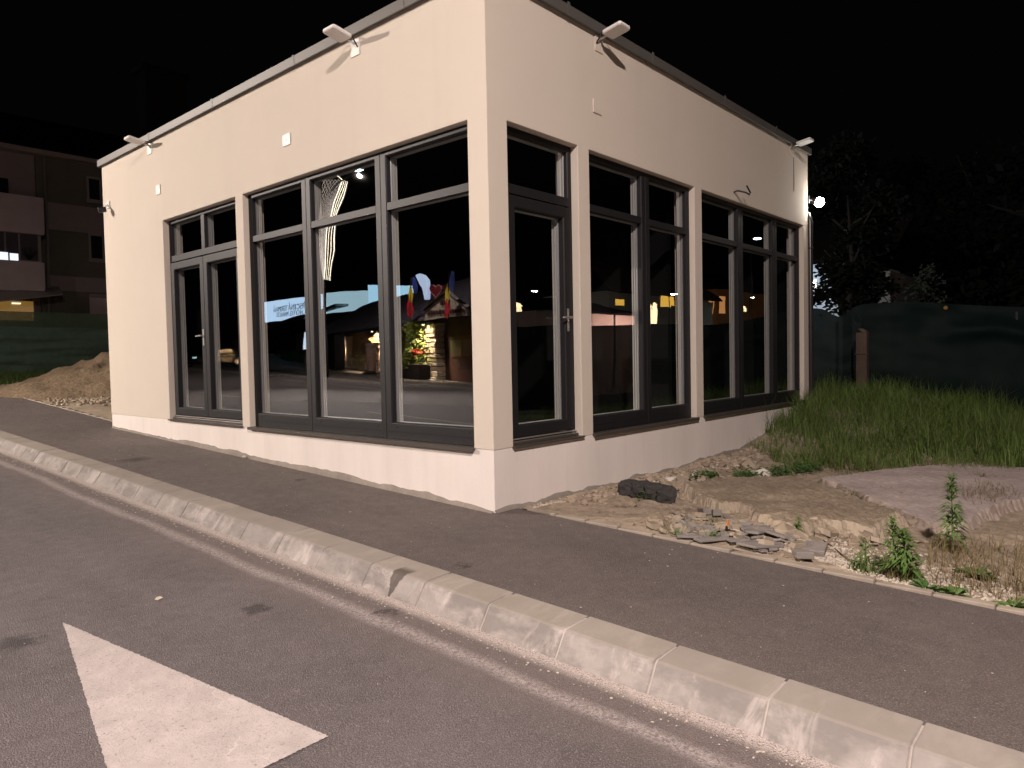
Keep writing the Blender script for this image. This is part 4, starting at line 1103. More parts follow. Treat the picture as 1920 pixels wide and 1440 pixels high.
# ================================================================== RIGHT BACKGROUND: white house, trees
M_housew = simple('white_house_wall', (.62, .63, .65), .85, .1, 2)
M_hgrey = simple('grey_house_wall', (.16, .16, .16), .85, .15, 2)
M_winDark = simple('dark_window', (.010, .011, .013), .12, .2, spec=.6)
M_rooft = simple('dark_roof_tiles', (.008, .0065, .006), .9, .25, 3, .03, 10, spec=.1)
def H(px, py, X): return hit(px, py, (1, 0, 0), X)
HX = 30.0
hb = H(1522, 640, HX)
t = thing('white_house', (HX, 6, 0), 'white house lit pale blue behind the mesh fence at right', 'house')
b = MB(); yl = H(1500, 560, HX).y; yr = H(1614, 560, HX).y; zt = H(1530, 495, HX).z
b.box((HX, yr, -1), (HX+7, yl+4, zt)); b.build('wall', M_housew, t)
b = MB(); yr2 = H(1666, 560, HX).y; zt2 = H(1650, 508, HX).z; b.box((HX+.3, yr2, -1), (HX+6, yr-.01, zt2)); b.build('side_wing', M_hgrey, t)
b = MB(); b.prism([(HX-.5, yr2-.3, zt), (HX-.5, yl+4.3, zt), (HX+3.5, yl+4.3, zt+2.2), (HX+3.5, yr2-.3, zt+2.2)], (0, 0, .15)); b.prism([(HX+7.5, yr2-.3, zt), (HX+7.5, yl+4.3, zt), (HX+3.5, yl+4.3, zt+2.2), (HX+3.5, yr2-.3, zt+2.2)], (0, 0, .15)); b.build('roof', M_rooft, t)
for px0, px1, py0, py1, off in ((1523, 1531, 525, 545, 0), (1602, 1606, 566, 578, 0), (1608, 1612, 566, 578, 0), (1638, 1646, 525, 544, .3), (1652, 1662, 523, 544, .3)):
    X = HX+off; p, q = H(px0, py1, X), H(px1, py0, X); b = MB(); b.box((X-.03, q.y, p.z), (X-.002, p.y, q.z)); wdw = b.build('window', M_winDark, t)
    b = MB(); b.box((X-.06, q.y-.1, p.z-.12), (X-.031, p.y+.1, p.z-.02)); b.build('sill', M_housew, wdw)
M_cold = emitter('cold_lamp', (.6, .8, 1), 30)
wl = thing('porch_lamp', (HX-2.2, 7.6, 4.8), 'cold blue-white lamp lighting the white house wall', 'lamp')
b = MB(); b.tube([(HX-2.2, 8.8, -.5), (HX-2.2, 8.8, 5.0), (HX-2.0, 8.8, 5.1)], .05, 8); b.build('pole', M_pole, wl)
b = MB(); b.box((HX-2.1, 8.65, 4.98), (HX-1.8, 8.95, 5.1)); b.build('head', M_dark, wl)
ld = bpy.data.lights.new('porch_light', 'SPOT'); ld.energy = 260; ld.color = (.5, .75, 1); ld.spot_size = R(120); ld.spot_blend = .6; ld.shadow_soft_size = .1
lo = bpy.data.objects.new('porch_light', ld); link(lo, wl); lo.location = (.25, 1.2, .1); lo.rotation_euler = Vector((1, -.25, -.35)).to_track_quat('-Z', 'Y').to_euler()

def tree(name, base, h, crown, label, seed, n=2600, leaf=.22, trunk=.16, mat=M_tree, shape='round', grp=None, clear=.25):
    r_ = random.Random(seed); base = Vector(base); t = thing(name, base, label, 'tree', grp)
    b = MB(); top = base+Vector((0, 0, h*.8)); k = [base, base+Vector((r_.uniform(-.1, .1), 0, h*.3)), base+Vector((0, r_.uniform(-.2, .2), h*.55)), top]
    b.tube(k, [trunk, trunk*.8, trunk*.5, trunk*.15], 8)
    limbs = []
    for i in range(9):
        f = r_.uniform(clear, .75); an = r_.uniform(0, 6.3); p = base+Vector((0, 0, h*f)); q = p+Vector((math.cos(an)*crown*.7, math.sin(an)*crown*.7, h*r_.uniform(.08, .22)))
        b.tube([p, p.lerp(q, .5)+Vector((0, 0, -.1)), q], [trunk*.35, trunk*.25, trunk*.08], 5); limbs.append(q)
    b.build('trunk', M_bark, t, smooth=True)
    b = MB(); clumps = []
    for i in range(46):
        f = r_.uniform(clear, 1); an = r_.uniform(0, 6.3)
        rad = crown*(1-f)**.8*1.15+.1 if shape == 'cone' else crown*math.sin(math.pi*min(.97, max(.08, (f-clear*.8)/(1-clear*.8))))**.6
        rr = rad*r_.uniform(.25, 1); clumps.append((base+Vector((math.cos(an)*rr, math.sin(an)*rr, h*f)), r_.uniform(.25, .5)*crown*.55))
    for i in range(n):
        c, s = clumps[r_.randrange(len(clumps))]
        d = Vector((r_.gauss(0, 1), r_.gauss(0, 1), r_.gauss(0, .8)))*s*.6; p = c+d; a = Vector((r_.gauss(0, 1), r_.gauss(0, 1), r_.gauss(0, .6))).normalized(); e_ = a.orthogonal().normalized()
        L = leaf*r_.uniform(.6, 1.3); b.add([p, p+a*L*.5+e_*L*.3, p+a*L, p+a*L*.5-e_*L*.3], [(0, 1, 2, 3)])
    b.build('crown', mat, t, fix=False)
    return t
tb = H(1590, 640, 22.5)
tree('bushy_tree', (22.5, tb.y, -.2), 9.0, 1.75, 'dark dense tree in front of the white house', 4, 11000, .26, .20, clear=.36)
tb = H(1738, 600, 20); tree('sapling', (20, tb.y, 0), 4.0, .6, 'thin pale sapling rising above the mesh fence', 8, 300, .14, .05, leafmat('sapling_leaf', (.012, .018, .012), (.03, .04, .03)), clear=.7)
for i, (px, X, h, cr) in enumerate(((1850, 40, 12, 5), (1690, 48, 14, 5.5), (1990, 36, 11, 5))):
    tb = H(px, 620, X); tree('bushy_tree', (X, tb.y, -.5), h, cr, ['large black tree in the night behind the right part of the fence', 'tallest far black tree beside the house wing', 'black tree at the right edge behind the fence'][i], 30+i, 2600, .5, .3, clear=.2)
tb = hit(1773, 577, (1, .33, 0), 14.5)
t = thing('orange_lamp', tb, 'small orange lamp glowing just behind the top of the mesh fence', 'lamp')
b = MB(); b.tube([(tb.x, tb.y, 0), (tb.x, tb.y, tb.z-.05)], .03, 6); b.build('pole', M_pole, t)
bm = bmesh.new(); bmesh.ops.create_icosphere(bm, subdivisions=2, radius=.045); me = bpy.data.meshes.new('bulb'); bm.to_mesh(me); bm.free(); me.materials.append(emitter('orange_bulb', (1, .45, .08), 6))
o = bpy.data.objects.new('bulb', me); link(o, t)

# ================================================================== LEFT BACKGROUND: fence, sand, apartments
FY = 30.6
def LZ(px, py, Y=FY): return hit(px, py, (0, 1, 0), Y)
a, c = LZ(-60, 600), LZ(330, 600)
gz = SL*FY+.03
fence('mesh_fence', (c.x, FY), (a.x-1, FY), 150, lambda s: gz-.03, lambda s: LZ(100, 614).z+.06*mnoise.noise(Vector((s*.5, 0, 0))),
      lambda s, g: .12*mnoise.noise(Vector((s*.4, g*6, 0)))+.09*mnoise.noise(Vector((s*.8, g*15, 4))), M_netl, 'wrinkled green tarp fence along the yard at far left, in front of the flats', 3, [3, 6, 9], side=1)
fence('mesh_fence', (c.x, FY+.6), (a.x-1, FY+.6), 60, lambda s: gz-.03, lambda s: hit(100, 586, (0, 1, 0), FY+.6).z,
      lambda s, g: .03*mnoise.noise(Vector((s*.7, g*3, 8))), M_netup, 'thin taller green net standing just behind the wrinkled tarp fence', 5, [2, 5, 8], side=1)
# sand heap
sp = on_ground(205, 745, 0); b = MB(); nx = 60
cx, cy = 3.6, 19.5
for j in range(nx+1):
    for i in range(nx+1):
        x = cx-4+8*i/nx; y = cy-5+10*j/nx
        r1 = math.hypot((x-cx)/2.9, (y-cy)/4.0); h = 1.1*max(0, 1-r1**1.05)*(1+.30*fbm(x, y, .8))+.14*fbm(x, y, 2.2)*max(0, 1-r1*.8)
        r2 = math.hypot((x-1.7)/1.4, (y-19.5)/3.4); h = max(h, .42*max(0, 1-r2**1.3)*(1+.3*fbm(x, y, 1.5)))
        b.v.append((x, y, SL*y+h-.04))
for j in range(nx):
    for i in range(nx): b.f.append((j*(nx+1)+i, j*(nx+1)+i+1, (j+1)*(nx+1)+i+1, (j+1)*(nx+1)+i)); b.mi.append(0)
tag(b.build('sand_heap', M_sand, smooth=True), 'heap of brown sand beside the far left end of the building', 'sand heap')
b = MB()
for _ in range(180):
    px, py = rnd.uniform(92, 215), rnd.gauss(752, 4); p = on_ground(px, py, 0); s = rnd.uniform(.02, .07)
    if p.x < edge_x(p.y)+.15: continue
    stone_mesh(b, (p.x, p.y, G(.1, p.y)+s*.4), (s, s*.8, s*.6), rnd)
tag(b.build('rubble', M_slab), 'loose stones along the foot of the sand heap', 'stones', None, 'stuff')
b = MB(); pts = []
for _ in range(3600):
    px, py = rnd.uniform(-40, 135), rnd.uniform(692, 735); p = on_ground(px, py, 0)
    if p.y > FY-.1 or p.x < edge_x(p.y)+.2 or (p.x > 1.4 and p.y < 21): continue
    pts.append((p.x, p.y, G(.1, p.y)))
blades(b, pts, rnd, .15, .42, .03, .5)
tag(b.build('verge_grass', M_grass, fix=False), 'strip of grass at the foot of the left tarp fence', 'grass', None, 'stuff')

AY = 37.0
def AP(px, py): return LZ(px, py, AY)
M_flatg = simple('olive_wall', (.105, .094, .074), .9, .25, 1.2, .01, 30)
M_flatp = simple('pink_wall', (.22, .175, .168), .9, .2, 1.2, .01, 30)
M_trim = simple('pale_trim', (.22, .18, .17), .8, .15)
M_par = simple('balcony_parapet', (.40, .325, .32), .85, .15, 2)
M_win = simple('dim_window', (.012, .012, .015), .15, .2, spec=.7)
M_yel = emitter('yellow_shutter', (.8, .42, .06), .16)
flat = thing('apartment_block', (4, AY, 1.2), 'dim three storey block of flats with balconies at far left', 'building')
xl, xm, xr = AP(-90, 500).x, AP(75, 500).x, AP(420, 500).x
ztop = AP(120, 301).z
def abox(px0, py0, px1, py1, d0, d1, name, mat, parent=flat, bev=0):
    p, q = AP(px0, py1), AP(px1, py0); b = MB(); b.box((p.x, AY+d0, min(p.z, q.z)), (q.x, AY+d1, max(p.z, q.z))); return b.build(name, mat, parent, bevel=bev)
b = MB(); b.box((xm, AY, 0), (xr, AY+10, ztop)); b.build('wall', M_flatg, flat)
b = MB(); b.box((xl, AY+.15, 0), (xm-.01, AY+10, ztop)); b.build('balcony_wall', M_flatp, flat)
b = MB(); b.box((xl-.5, AY-.55, ztop+.0), (xr+.5, AY+10.5, ztop+.22))
rfl = b.build('eave', M_trim, flat)
zr = AP(-90, 300).z
b = MB(); b.prism([(xl-.5, AY-.5, ztop+.23), (xr+.5, AY-.5, ztop+.23), (xr+.5, AY+5, ztop+3.2), (xl-.5, AY+5, ztop+3.2)], (0, .1, .15)); b.build('roof', M_rooft, flat)
b = MB(); p, q = LZ(275, 200, AY+4), LZ(348, 150, AY+4); b.box((p.x, AY+4, p.z-2), (q.x, AY+5.5, q.z)); b.box((p.x-.2, AY+3.8, q.z), (q.x+.2, AY+5.7, q.z+.3)); b.build('chimney', simple('brick_red', (.012, .006, .005), .9), flat)
abox(88, 422, 420, 429, -.05, 0, 'string_course', M_trim); abox(95, 537, 420, 544, -.05, 0, 'string_course', M_trim)
for q in ((163, 334, 188, 378), (167, 440, 193, 489)):
    f = abox(*q, -.06, -.002, 'window', M_trim)
    abox(q[0]+4, q[1]+4, q[2]-3, q[3]-5, -.075, -.061, 'pane', M_win, f); abox(q[0]-2, q[3]-1, q[2]+3, q[3]+2, -.16, -.061, 'sill', M_trim, f)
f = abox(169, 555, 205, 600, -.06, -.002, 'shutter_window', M_par); abox(168, 553, 207, 558, -.14, -.061, 'shutter_box', M_trim, f)
# balconies
bz = [(375, 432), (497, 542)]
abox(-90, 378, 68, 428, -1.1, -.95, 'balcony_parapet', M_par); abox(-90, 426, 68, 431, -1.15, .1, 'balcony_floor', M_par)
abox(-90, 497, 70, 538, -1.1, -.95, 'balcony_parapet', M_par); abox(-90, 538, 70, 543, -1.15, .1, 'balcony_floor', M_par)
abox(-30, 335, 15, 376, -.0, .14, 'balcony_door', M_win)
f = abox(-90, 424.5, 64, 497, -.94, -.85, 'balcony_glazing', M_trim)
for q in ((-60, 432, -4, 492), (2, 432, 22, 492), (28, 430, 58, 491)): abox(*q, -.96, -.941, 'pane', simple('hazy_pane', (.055, .045, .055), .3, .2), f)
M_lit = emitter('lit_window', (.82, .86, 1), .95)
for q in ((-12, 477.5, 4, 491), (8, 480, 23, 491.5)): abox(*q, -.985, -.961, 'lit_pane', M_lit, f)
pot = MB(); p = AP(43, 488); 
for k in range(16):
    an = rnd.uniform(0, 6.3); pot.tube([(p.x, AY-.99, p.z-.1), (p.x+.35*math.cos(an), AY-1.0, p.z+.25+.3*abs(math.sin(an)))], [.02, .008], 4)
pot.build('window_plant', M_tree, f)
b = MB(); p0, p1 = AP(81, 300), AP(89, 590); b.tube([(p0.x, AY-.12, ztop), (p0.x+.02, AY-.12, AP(82, 440).z), (p1.x, AY-.12, 1.2)], .06, 8); b.build('downpipe', simple('grey_pipe', (.16, .14, .135), .5), flat, smooth=True)
aw = MB(); p = AP(-90, 556); q = AP(110, 539); aw.prism([(p.x, AY-1.9, p.z-.55), (q.x-.4, AY-1.9, q.z-.55), (q.x, AY-.02, q.z), (p.x, AY-.02, q.z)], (0, 0, .06)); aw.build('awning', M_trim, flat)
sh = abox(-90, 546, 66, 600, .04, .13, 'shop_front', M_trim)
abox(-90, 565, 62, 598, -.02, .038, 'yellow_blind', M_yel, sh); abox(-90, 549, 60, 560, -.02, .038, 'blind_box', simple('brown_box', (.08, .045, .02), .8), sh)
M_ledbar = emitter('tube_light', (1, .85, .55), 1.5); abox(22, 568.2, 38, 569.6, -.05, -.022, 'tube_light', M_ledbar, sh)

# ================================================================== ACROSS THE ROAD (seen in the window glass)
IA = Vector((-20.3, 23.1, 0)); IE = Vector((-.365, .931, 0)).normalized(); IN = Vector((IE.y, -IE.x, 0))
def IP(px, py, o=0.0):                                    # where a reflected sight line meets the inn's front plane
    A_ = IA+IN*o; n = np.array(IN); return hit(px, py, n, float(n@np.array(A_)), ML)
def inn_s(px, py, o=0.0): p = IP(px, py, o)-(IA+IN*o); return p.dot(IE), IP(px, py, o).z
def WI(s, o, z): p = IA+IE*s+IN*o; return (p.x, p.y, z)
def ibox(b, s0, s1, o0, o1, z0, z1, m=0):
    vs = [WI(s, o, z) for z in (z0, z1) for s, o in ((s0, o0), (s1, o0), (s1, o1), (s0, o1))]
    b.add(vs, [(0, 3, 2, 1), (4, 5, 6, 7), (0, 1, 5, 4), (1, 2, 6, 5), (2, 3, 7, 6), (3, 0, 4, 7)], m)
def gI(s, o=0): p = WI(s, o, 0); return SL*p[1]+CR*max(p[0], -40)-.03
M_wood = simple('dark_wood', (.05, .025, .018), .6, .3, 5)
M_stone = simple('rubble_stone', (.60, .50, .40), .9, .45, 7, .05, 9)
M_metalroof = simple('metal_roof', (.16, .14, .17), .45, .15, 2, metal=.3)
M_seam = simple('roof_seam', (.05, .045, .06), .5)
inn = thing('inn', (IA.x, IA.y, gI(0)), 'inn with lit stone columns and gable sign, reflected in the wide front window', 'building')
sR = inn_s(905, 660)[0]; sL = inn_s(596, 660)[0]; ze = inn_s(760, 606)[1]
b = MB(); ibox(b, sR-6, sL, -8, -.4, 0, ze-.05); b.build('wall', M_wood, inn)
b = MB(); zr_ = inn_s(720, 568, -2.5)[1]
b.add([WI(sR-6, .9, ze), WI(sL+.4, .9, ze), WI(sL+.4, -4, zr_+.6), WI(sR-6, -4, zr_+.6), WI(sR-6, .9, ze-.12), WI(sL+.4, .9, ze-.12), WI(sL+.4, -4, zr_+.45), WI(sR-6, -4, zr_+.45)],
      [(0, 1, 2, 3), (4, 5, 6, 7), (0, 1, 5, 4), (1, 2, 6, 5), (3, 0, 4, 7)])
ro = b.build('roof', M_metalroof, inn)
b = MB(); s = sR-6
while s < sL+.3:
    ddz = (zr_+.6-ze)/4.9; b.add([WI(s, .91, ze+.002), WI(s+.05, .91, ze+.002), WI(s+.05, -4, zr_+.602), WI(s, -4, zr_+.602), WI(s, .91, ze+.05), WI(s+.05, .91, ze+.05), WI(s+.05, -4, zr_+.65), WI(s, -4, zr_+.65)],
          [(4, 5, 6, 7), (0, 1, 5, 4), (1, 2, 6, 5), (3, 0, 4, 7)]); s += .62
b.build('roof_seam', M_seam, ro)
cols = []
for px, py, wd in ((645, 640, 14), (712, 640, 13), (810, 640, 24)):
    s0 = inn_s(px-wd/2, py)[0]; s1 = inn_s(px+wd/2, py)[0]; a, c = min(s0, s1), max(s0, s1); cols.append((a+c)/2)
    b = MB(); z = gI(a)-.1; r_ = random.Random(int(px))
    while z < ze-.35:
        h = r_.uniform(.18, .30); k = r_.uniform(.35, .65)
        for u0, u1 in ((a, a+(c-a)*k-.012), (a+(c-a)*k+.012, c)): ibox(b, u0+r_.uniform(-.04, .03), u1+r_.uniform(-.03, .04), -.4, .12+r_.uniform(-.05, .06), z, z+h-.025)
        z += h
    b.build('stone_column', M_stone, inn, bevel=.03)
M_warmb = emitter('warm_bulb', (1, .8, .5), 22)
for i, s in enumerate(cols):
    z = ze-.28; p = Vector(WI(s, .42, z))
    t = thing('downlight', p, ['warm downlight over the left lit stone column of the inn', 'warm downlight over the middle stone column of the inn', 'warm downlight over the broad stone column next to the inn door'][i], 'lamp', 'downlights under the inn eave')
    b = MB(); ibox(b, s-.12, s+.12, .36, .50, z, z+.18); b.build('housing', M_dark, t)
    b = MB(); ibox(b, s-.09, s+.09, .38, .48, z-.02, z-.002); b.build('bulb', M_warmb, t)
    ld = bpy.data.lights.new('downlight_light', 'SPOT'); ld.energy = 5200; ld.color = (1, .76, .50); ld.spot_size = R(140); ld.spot_blend = .7; ld.shadow_soft_size = .06
    lo = bpy.data.objects.new('downlight_light', ld); link(lo, t); lo.location = (0, 0, -.06); lo.rotation_euler = (Vector((-IN.x*.5, -IN.y*.5, -1))).to_track_quat('-Z', 'Y').to_euler()
b = MB(); s0, s1 = inn_s(700, 690)[0], inn_s(632, 690)[0]; r_ = random.Random(5); z = gI(s1)-.1
for lay in range(3):
    s = min(s0, s1)
    while s < max(s0, s1): l = r_.uniform(.3, .6); ibox(b, s, s+l-.02, .1, .45+r_.uniform(-.05, .05), z+lay*.25, z+lay*.25+.23); s += l
b.build('stone_parapet', M_stone, inn, bevel=.03)
# door
s0, s1 = sorted((inn_s(838, 690)[0], inn_s(884, 690)[0])); zb = gI(s0); zt = inn_s(860, 634)[1]
b = MB(); ibox(b, s0-.12, s1+.12, -.39, -.2, zb, zt+.12); dr = b.build('door', simple('red_brown_wood', (.10, .035, .025), .55, .3), inn)
b = MB(); zz = inn_s(860, 668)[1]; mm = (s0+s1)/2; ibox(b, s0+.1, mm-.08, -.19, -.17, zz, zt-.08); ibox(b, mm+.08, s1-.1, -.19, -.17, zz, zt-.08); b.build('door_glass', simple('curtained_glass', (.14, .14, .13), .3), dr)
# gable sign
t = thing('gable_sign', WI(inn_s(838, 600, 1.1)[0], 1.1, ze), 'triangular cream gable sign with brown lettering over the inn door', 'sign')
gs = [IP(797, 600, 1.1), IP(876, 592, 1.1), IP(874, 578, 1.1), IP(840, 549, 1.1), IP(799, 580, 1.1)]
b = MB(); b.prism(gs, -IN*.12); b.build('board', simple('cream_board', (.40, .34, .27), .8, .2), t)
b = MB(); b.tube([IP(796, 581, 1.14), IP(840, 546, 1.14), IP(879, 578, 1.14)], .09, 4); b.build('barge_board', M_wood, t)
b = MB(); r_ = random.Random(2)
for px in range(803, 872, 5):
    h = r_.uniform(6, 9); y_ = 587-(px-803)*.06; b.prism([IP(px, y_+h*.5, 1.13), IP(px+3.6, y_+h*.5-.2, 1.13), IP(px+3.2, y_-h*.5, 1.13), IP(px+.4, y_-h*.5, 1.13)], IN*.03)
for px in (826, 832): b.prism([IP(px, 573, 1.13), IP(px+4.5, 573, 1.13), IP(px+4, 562, 1.13), IP(px+.5, 562, 1.13)], IN*.03)
b.build('lettering', simple('brown_letters', (.07, .02, .015), .7), t)
# flags
M_fb = simple('flag_blue', (.02, .035, .22), .7); M_fy = simple('flag_yellow', (.65, .48, .03), .7); M_fr = simple('flag_red', (.55, .02, .03), .7)
def flag(pts, label, o):
    t = thing('flag', IP(*pts[-1], o), label, 'flag', 'national flags on the inn roof')
    b = MB(); b.tube([IP(pts[0][0]-1, pts[-1][1]+6, o), IP(*pts[0], o)], .025, 6); b.build('flag_pole', M_pole, t)
    # hanging cloth: three bands from the pole outwards, draped
    (xt, yt), (xb, yb) = pts; wd = 15
    for k, (m, nm) in enumerate(((M_fb, 'blue_band'), (M_fy, 'yellow_band'), (M_fr, 'red_band'))):
        b = MB(); rows = 10
        for j in range(rows+1):
            f = j/rows
            base = [yt, yt+(yb-yt)*.22, yt+(yb-yt)*.55][k]; top = base+(yb-yt)*.40*f
            cx = xt+(xb-xt)*f+[6, 0, -1][k]*(1+f*.4); hw = [5, 4, 6][k]*(1-.45*abs(f-.5)*2)
            b.v += [IP(cx-hw, top, o+.05*math.sin(f*5+k)), IP(cx+hw, top+2, o-.05*math.sin(f*5+k))]
        for j in range(rows): b.f.append((2*j, 2*j+1, 2*j+3, 2*j+2)); b.mi.append(0)
        b.build(nm, m, t, fix=False, smooth=True)
flag(((842, 508), (838, 602)), 'blue yellow and red flag hanging in front of the gable sign', 1.5)
flag(((769, 520), (769, 596)), 'blue yellow and red flag left of the gable sign above the roof', 1.3)
# white drop-shaped sculpture, heart sign
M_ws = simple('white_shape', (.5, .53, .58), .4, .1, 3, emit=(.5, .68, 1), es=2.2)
b = MB(); pts = [IP(776, 517, .2), IP(783, 513.5, .2), IP(792, 515, .2), IP(799, 523, .2), IP(800, 540, .2), IP(799, 563, .2), IP(794, 563, .2), IP(789, 543, .2), IP(783, 533, .2)]
b.prism(pts, -IN*.25); tag(b.build('banner', M_ws, bevel=.04), 'tall rounded pale blue banner above the inn roof', 'banner')
hs = MB(); hp = []
for k in range(24):
    a = 2*math.pi*k/24; x = 16*math.sin(a)**3; y = 13*math.cos(a)-5*math.cos(2*a)-2*math.cos(3*a)-math.cos(4*a); hp.append(IP(818+x*.75, 545-y*.95, .3))
hs.prism(hp, -IN*.15); t = thing('heart_sign', IP(818, 560, .3), 'dark red heart shaped sign on the inn roof beside the flag', 'sign'); hs.build('heart', simple('dark_red', (.12, .012, .018), .5), t)
b = MB(); b.tube(hp+[hp[0]], .025, 5); b.build('outline', simple('pink_tube', (.45, .2, .2), .4), t)
# planter with shrub
s = inn_s(776, 700, .9)[0]; zg = gI(s, .9); s0, s1 = sorted((inn_s(757, 700, .9)[0], inn_s(796, 700, .9)[0]))
t = thing('planter', WI((s0+s1)/2, .9, zg), 'dark planter with a green shrub and red flowers beside the broad column', 'planter')
b = MB(); ibox(b, s0, s1, .6, 1.2, zg, zg+.75); b.build('planter_box', simple('planter_wood', (.05, .035, .03), .7), t, bevel=.02)
b = MB(); r_ = random.Random(3); cc = Vector(WI((s0+s1)/2, .9, zg+.7))
for _ in range(1300):
    f = r_.random()**1.4; p = cc+Vector((r_.gauss(0, .42*(1-f*.6)), r_.gauss(0, .42*(1-f*.6)), f*2.2+r_.gauss(0, .1))); a = Vector((r_.gauss(0, 1), r_.gauss(0, 1), r_.gauss(0, 1))).normalized(); e_ = a.orthogonal().normalized(); L = .16
    b.add([p, p+a*L*.5+e_*L*.3, p+a*L, p+a*L*.5-e_*L*.3], [(0, 1, 2, 3)])
b.build('shrub', leafmat('shrub_leaf', (.06, .10, .012), (.22, .28, .04)), t, fix=False)
b = MB()
for _ in range(40):
    p = cc+IE*-.55+Vector((r_.gauss(0, .15), r_.gauss(0, .15), .65+r_.gauss(0, .08))); stone_mesh(b, p, (.05, .05, .04), r_)
b.build('flowers', simple('red_flower', (.7, .05, .02), .6), t)
t = thing('flower_bed', WI(inn_s(676, 690, .3)[0], .3, gI(8)), 'low yellow-green flower bed on the stone parapet between two columns', 'plants')
b = MB(); cc = IP(680, 675, .3)
for _ in range(420):
    p = cc+IE*r_.gauss(0, .7)+Vector((r_.gauss(0, .12), r_.gauss(0, .12), r_.gauss(0, .16))); a = Vector((r_.gauss(0, 1), r_.gauss(0, 1), r_.gauss(0, 1))).normalized(); e_ = a.orthogonal().normalized(); L = .16
    b.add([p, p+a*L*.5+e_*L*.3, p+a*L, p+a*L*.5-e_*L*.3], [(0, 1, 2, 3)])
b.build('foliage', leafmat('yellow_leaf', (.14, .12, .015), (.36, .30, .05)), t, fix=False)
# menu stand: round column board on a spread foot
s, zz = inn_s(697, 704, 1.3); zg = gI(s, 1.3); c = Vector(WI(s, 1.3, zg))
t = thing('menu_stand', c, 'round brown menu column with a wide dark foot in front of the inn', 'stand')
b = MB(); b.tube([c+Vector((0, 0, .0)), c+Vector((0, 0, .10)), c+Vector((0, 0, .2))], [.75, .6, .2], 16); b.build('foot', M_dark, t)
b = MB(); b.tube([c+Vector((0, 0, .2)), c+Vector((0, 0, 1.55))], .33, 16); b.build('column', simple('menu_brown', (.34, .22, .17), .6, .25, 12), t)
b = MB(); b.tube([c+Vector((0, 0, 1.56)), c+Vector((0, 0, 1.66)), c+Vector((0, 0, 1.67)), c+Vector((0, 0, 1.82))], [.30, .30, .36, .36], 16); b.build('cap', simple('pink_cap', (.30, .2, .2), .5), t)
# wooden feeder house
p = IP(688, 640, .5); t = thing('bird_house', p, 'small wooden gabled bird house on slanting legs behind the menu column', 'bird house')
b = MB(); q0, q1, q2 = IP(674, 643, .5), IP(699, 643, .5), IP(687, 630, .5); b.prism([q0, q1, q2], -IN*.5); b.build('house', simple('light_wood', (.34, .2, .09), .7), t)
b = MB(); b.tube([IP(682, 644, .4), IP(670, 662, .4)], .06, 6); b.tube([IP(692, 644, .4), IP(692, 690, .4)], .06, 6); b.build('legs', M_wood, t)
# dark kiosk and lit box
s0, s1 = sorted((inn_s(612, 700, 1.6)[0], inn_s(633, 700, 1.6)[0])); zg = gI(s0, 1.6); zt = inn_s(622, 628, 1.6)[1]
b = MB(); ibox(b, s0, s1, 1.0, 1.7, zg, zt); ibox(b, s0-.06, s1+.06, .94, 1.76, zt, zt+.08); tag(b.build('kiosk', M_dark, bevel=.03), 'tall black kiosk box left of the lit stone columns', 'kiosk')
s0, s1 = sorted((inn_s(556, 640, 2)[0], inn_s(582, 640, 2)[0])); z0, z1 = inn_s(570, 656, 2)[1], inn_s(570, 622, 2)[1]
t = thing('light_box', WI((s0+s1)/2, 2, gI(s0, 2)), 'pale lit sign box on a short post before the hotel', 'sign')
b = MB(); ibox(b, s0, s1, 1.7, 2.0, z0, z1); b.build('box', simple('beige_box', (.3, .27, .24), .6), t)
b = MB(); ibox(b, s0+.05, (s0+s1)/2, 2.002, 2.03, z0+.05, z1-.05); b.build('lit_panel', emitter('lit_panel', (.7, .85, 1), 3.5), t)
b = MB(); ibox(b, (s0+s1)/2, (s0+s1)/2+.5, 1.75, 1.95, gI(s0, 2), z0); b.build('post', simple('pink_post', (.25, .15, .17), .6), t)
# hotel with sign
HO = -7.0
hot = thing('hotel', WI(inn_s(540, 640, HO)[0], HO, 0), 'pale hotel building with a large blue-lit sign, reflected at the left of the wide window', 'building')
sA, zA = inn_s(484, 566, HO); sB, zB = inn_s(600, 553, HO); zlo = inn_s(540, 602, HO)[1]; zhi = inn_s(540, 556, HO)[1]
s0, s1 = min(sA, sB), max(sA, sB)
M_hotw = simple('hotel_wall', (.40, .42, .42), .8, .1, 2)
b = MB(); ibox(b, s0-14, s1+10, HO-10, HO-.02, 0, zlo+.2); b.build('lower_wall', simple('hotel_dark', (.035, .04, .05), .7), hot)
M_blue = emitter('backlit_panel', (.55, .76, 1), 3.4)
M_blue2 = emitter('lamplit_wall_glow', (.55, .82, .95), 2.2)  # pale walls under cold lamps, that light put into the material as glow
gq = [IP(487, 606, HO), IP(600, 595.5, HO), IP(600, 551.5, HO), IP(487, 567.5, HO)]
b = MB(); b.prism(gq, -IN*.3); sg = b.build('sign_panel', M_blue, hot)
M_blet = simple('blue_letters', (.02, .07, .16), .6)
# letters: readable from the road (they mirror in the glass)
mid1 = IP(539, 578, HO+.03); mid2 = IP(541, 589, HO+.03)
dirS = (IP(575, 572, HO)-IP(500, 583, HO)); dirS.normalize(); upv = Vector((0, 0, 1)); xa = -dirS if False else dirS
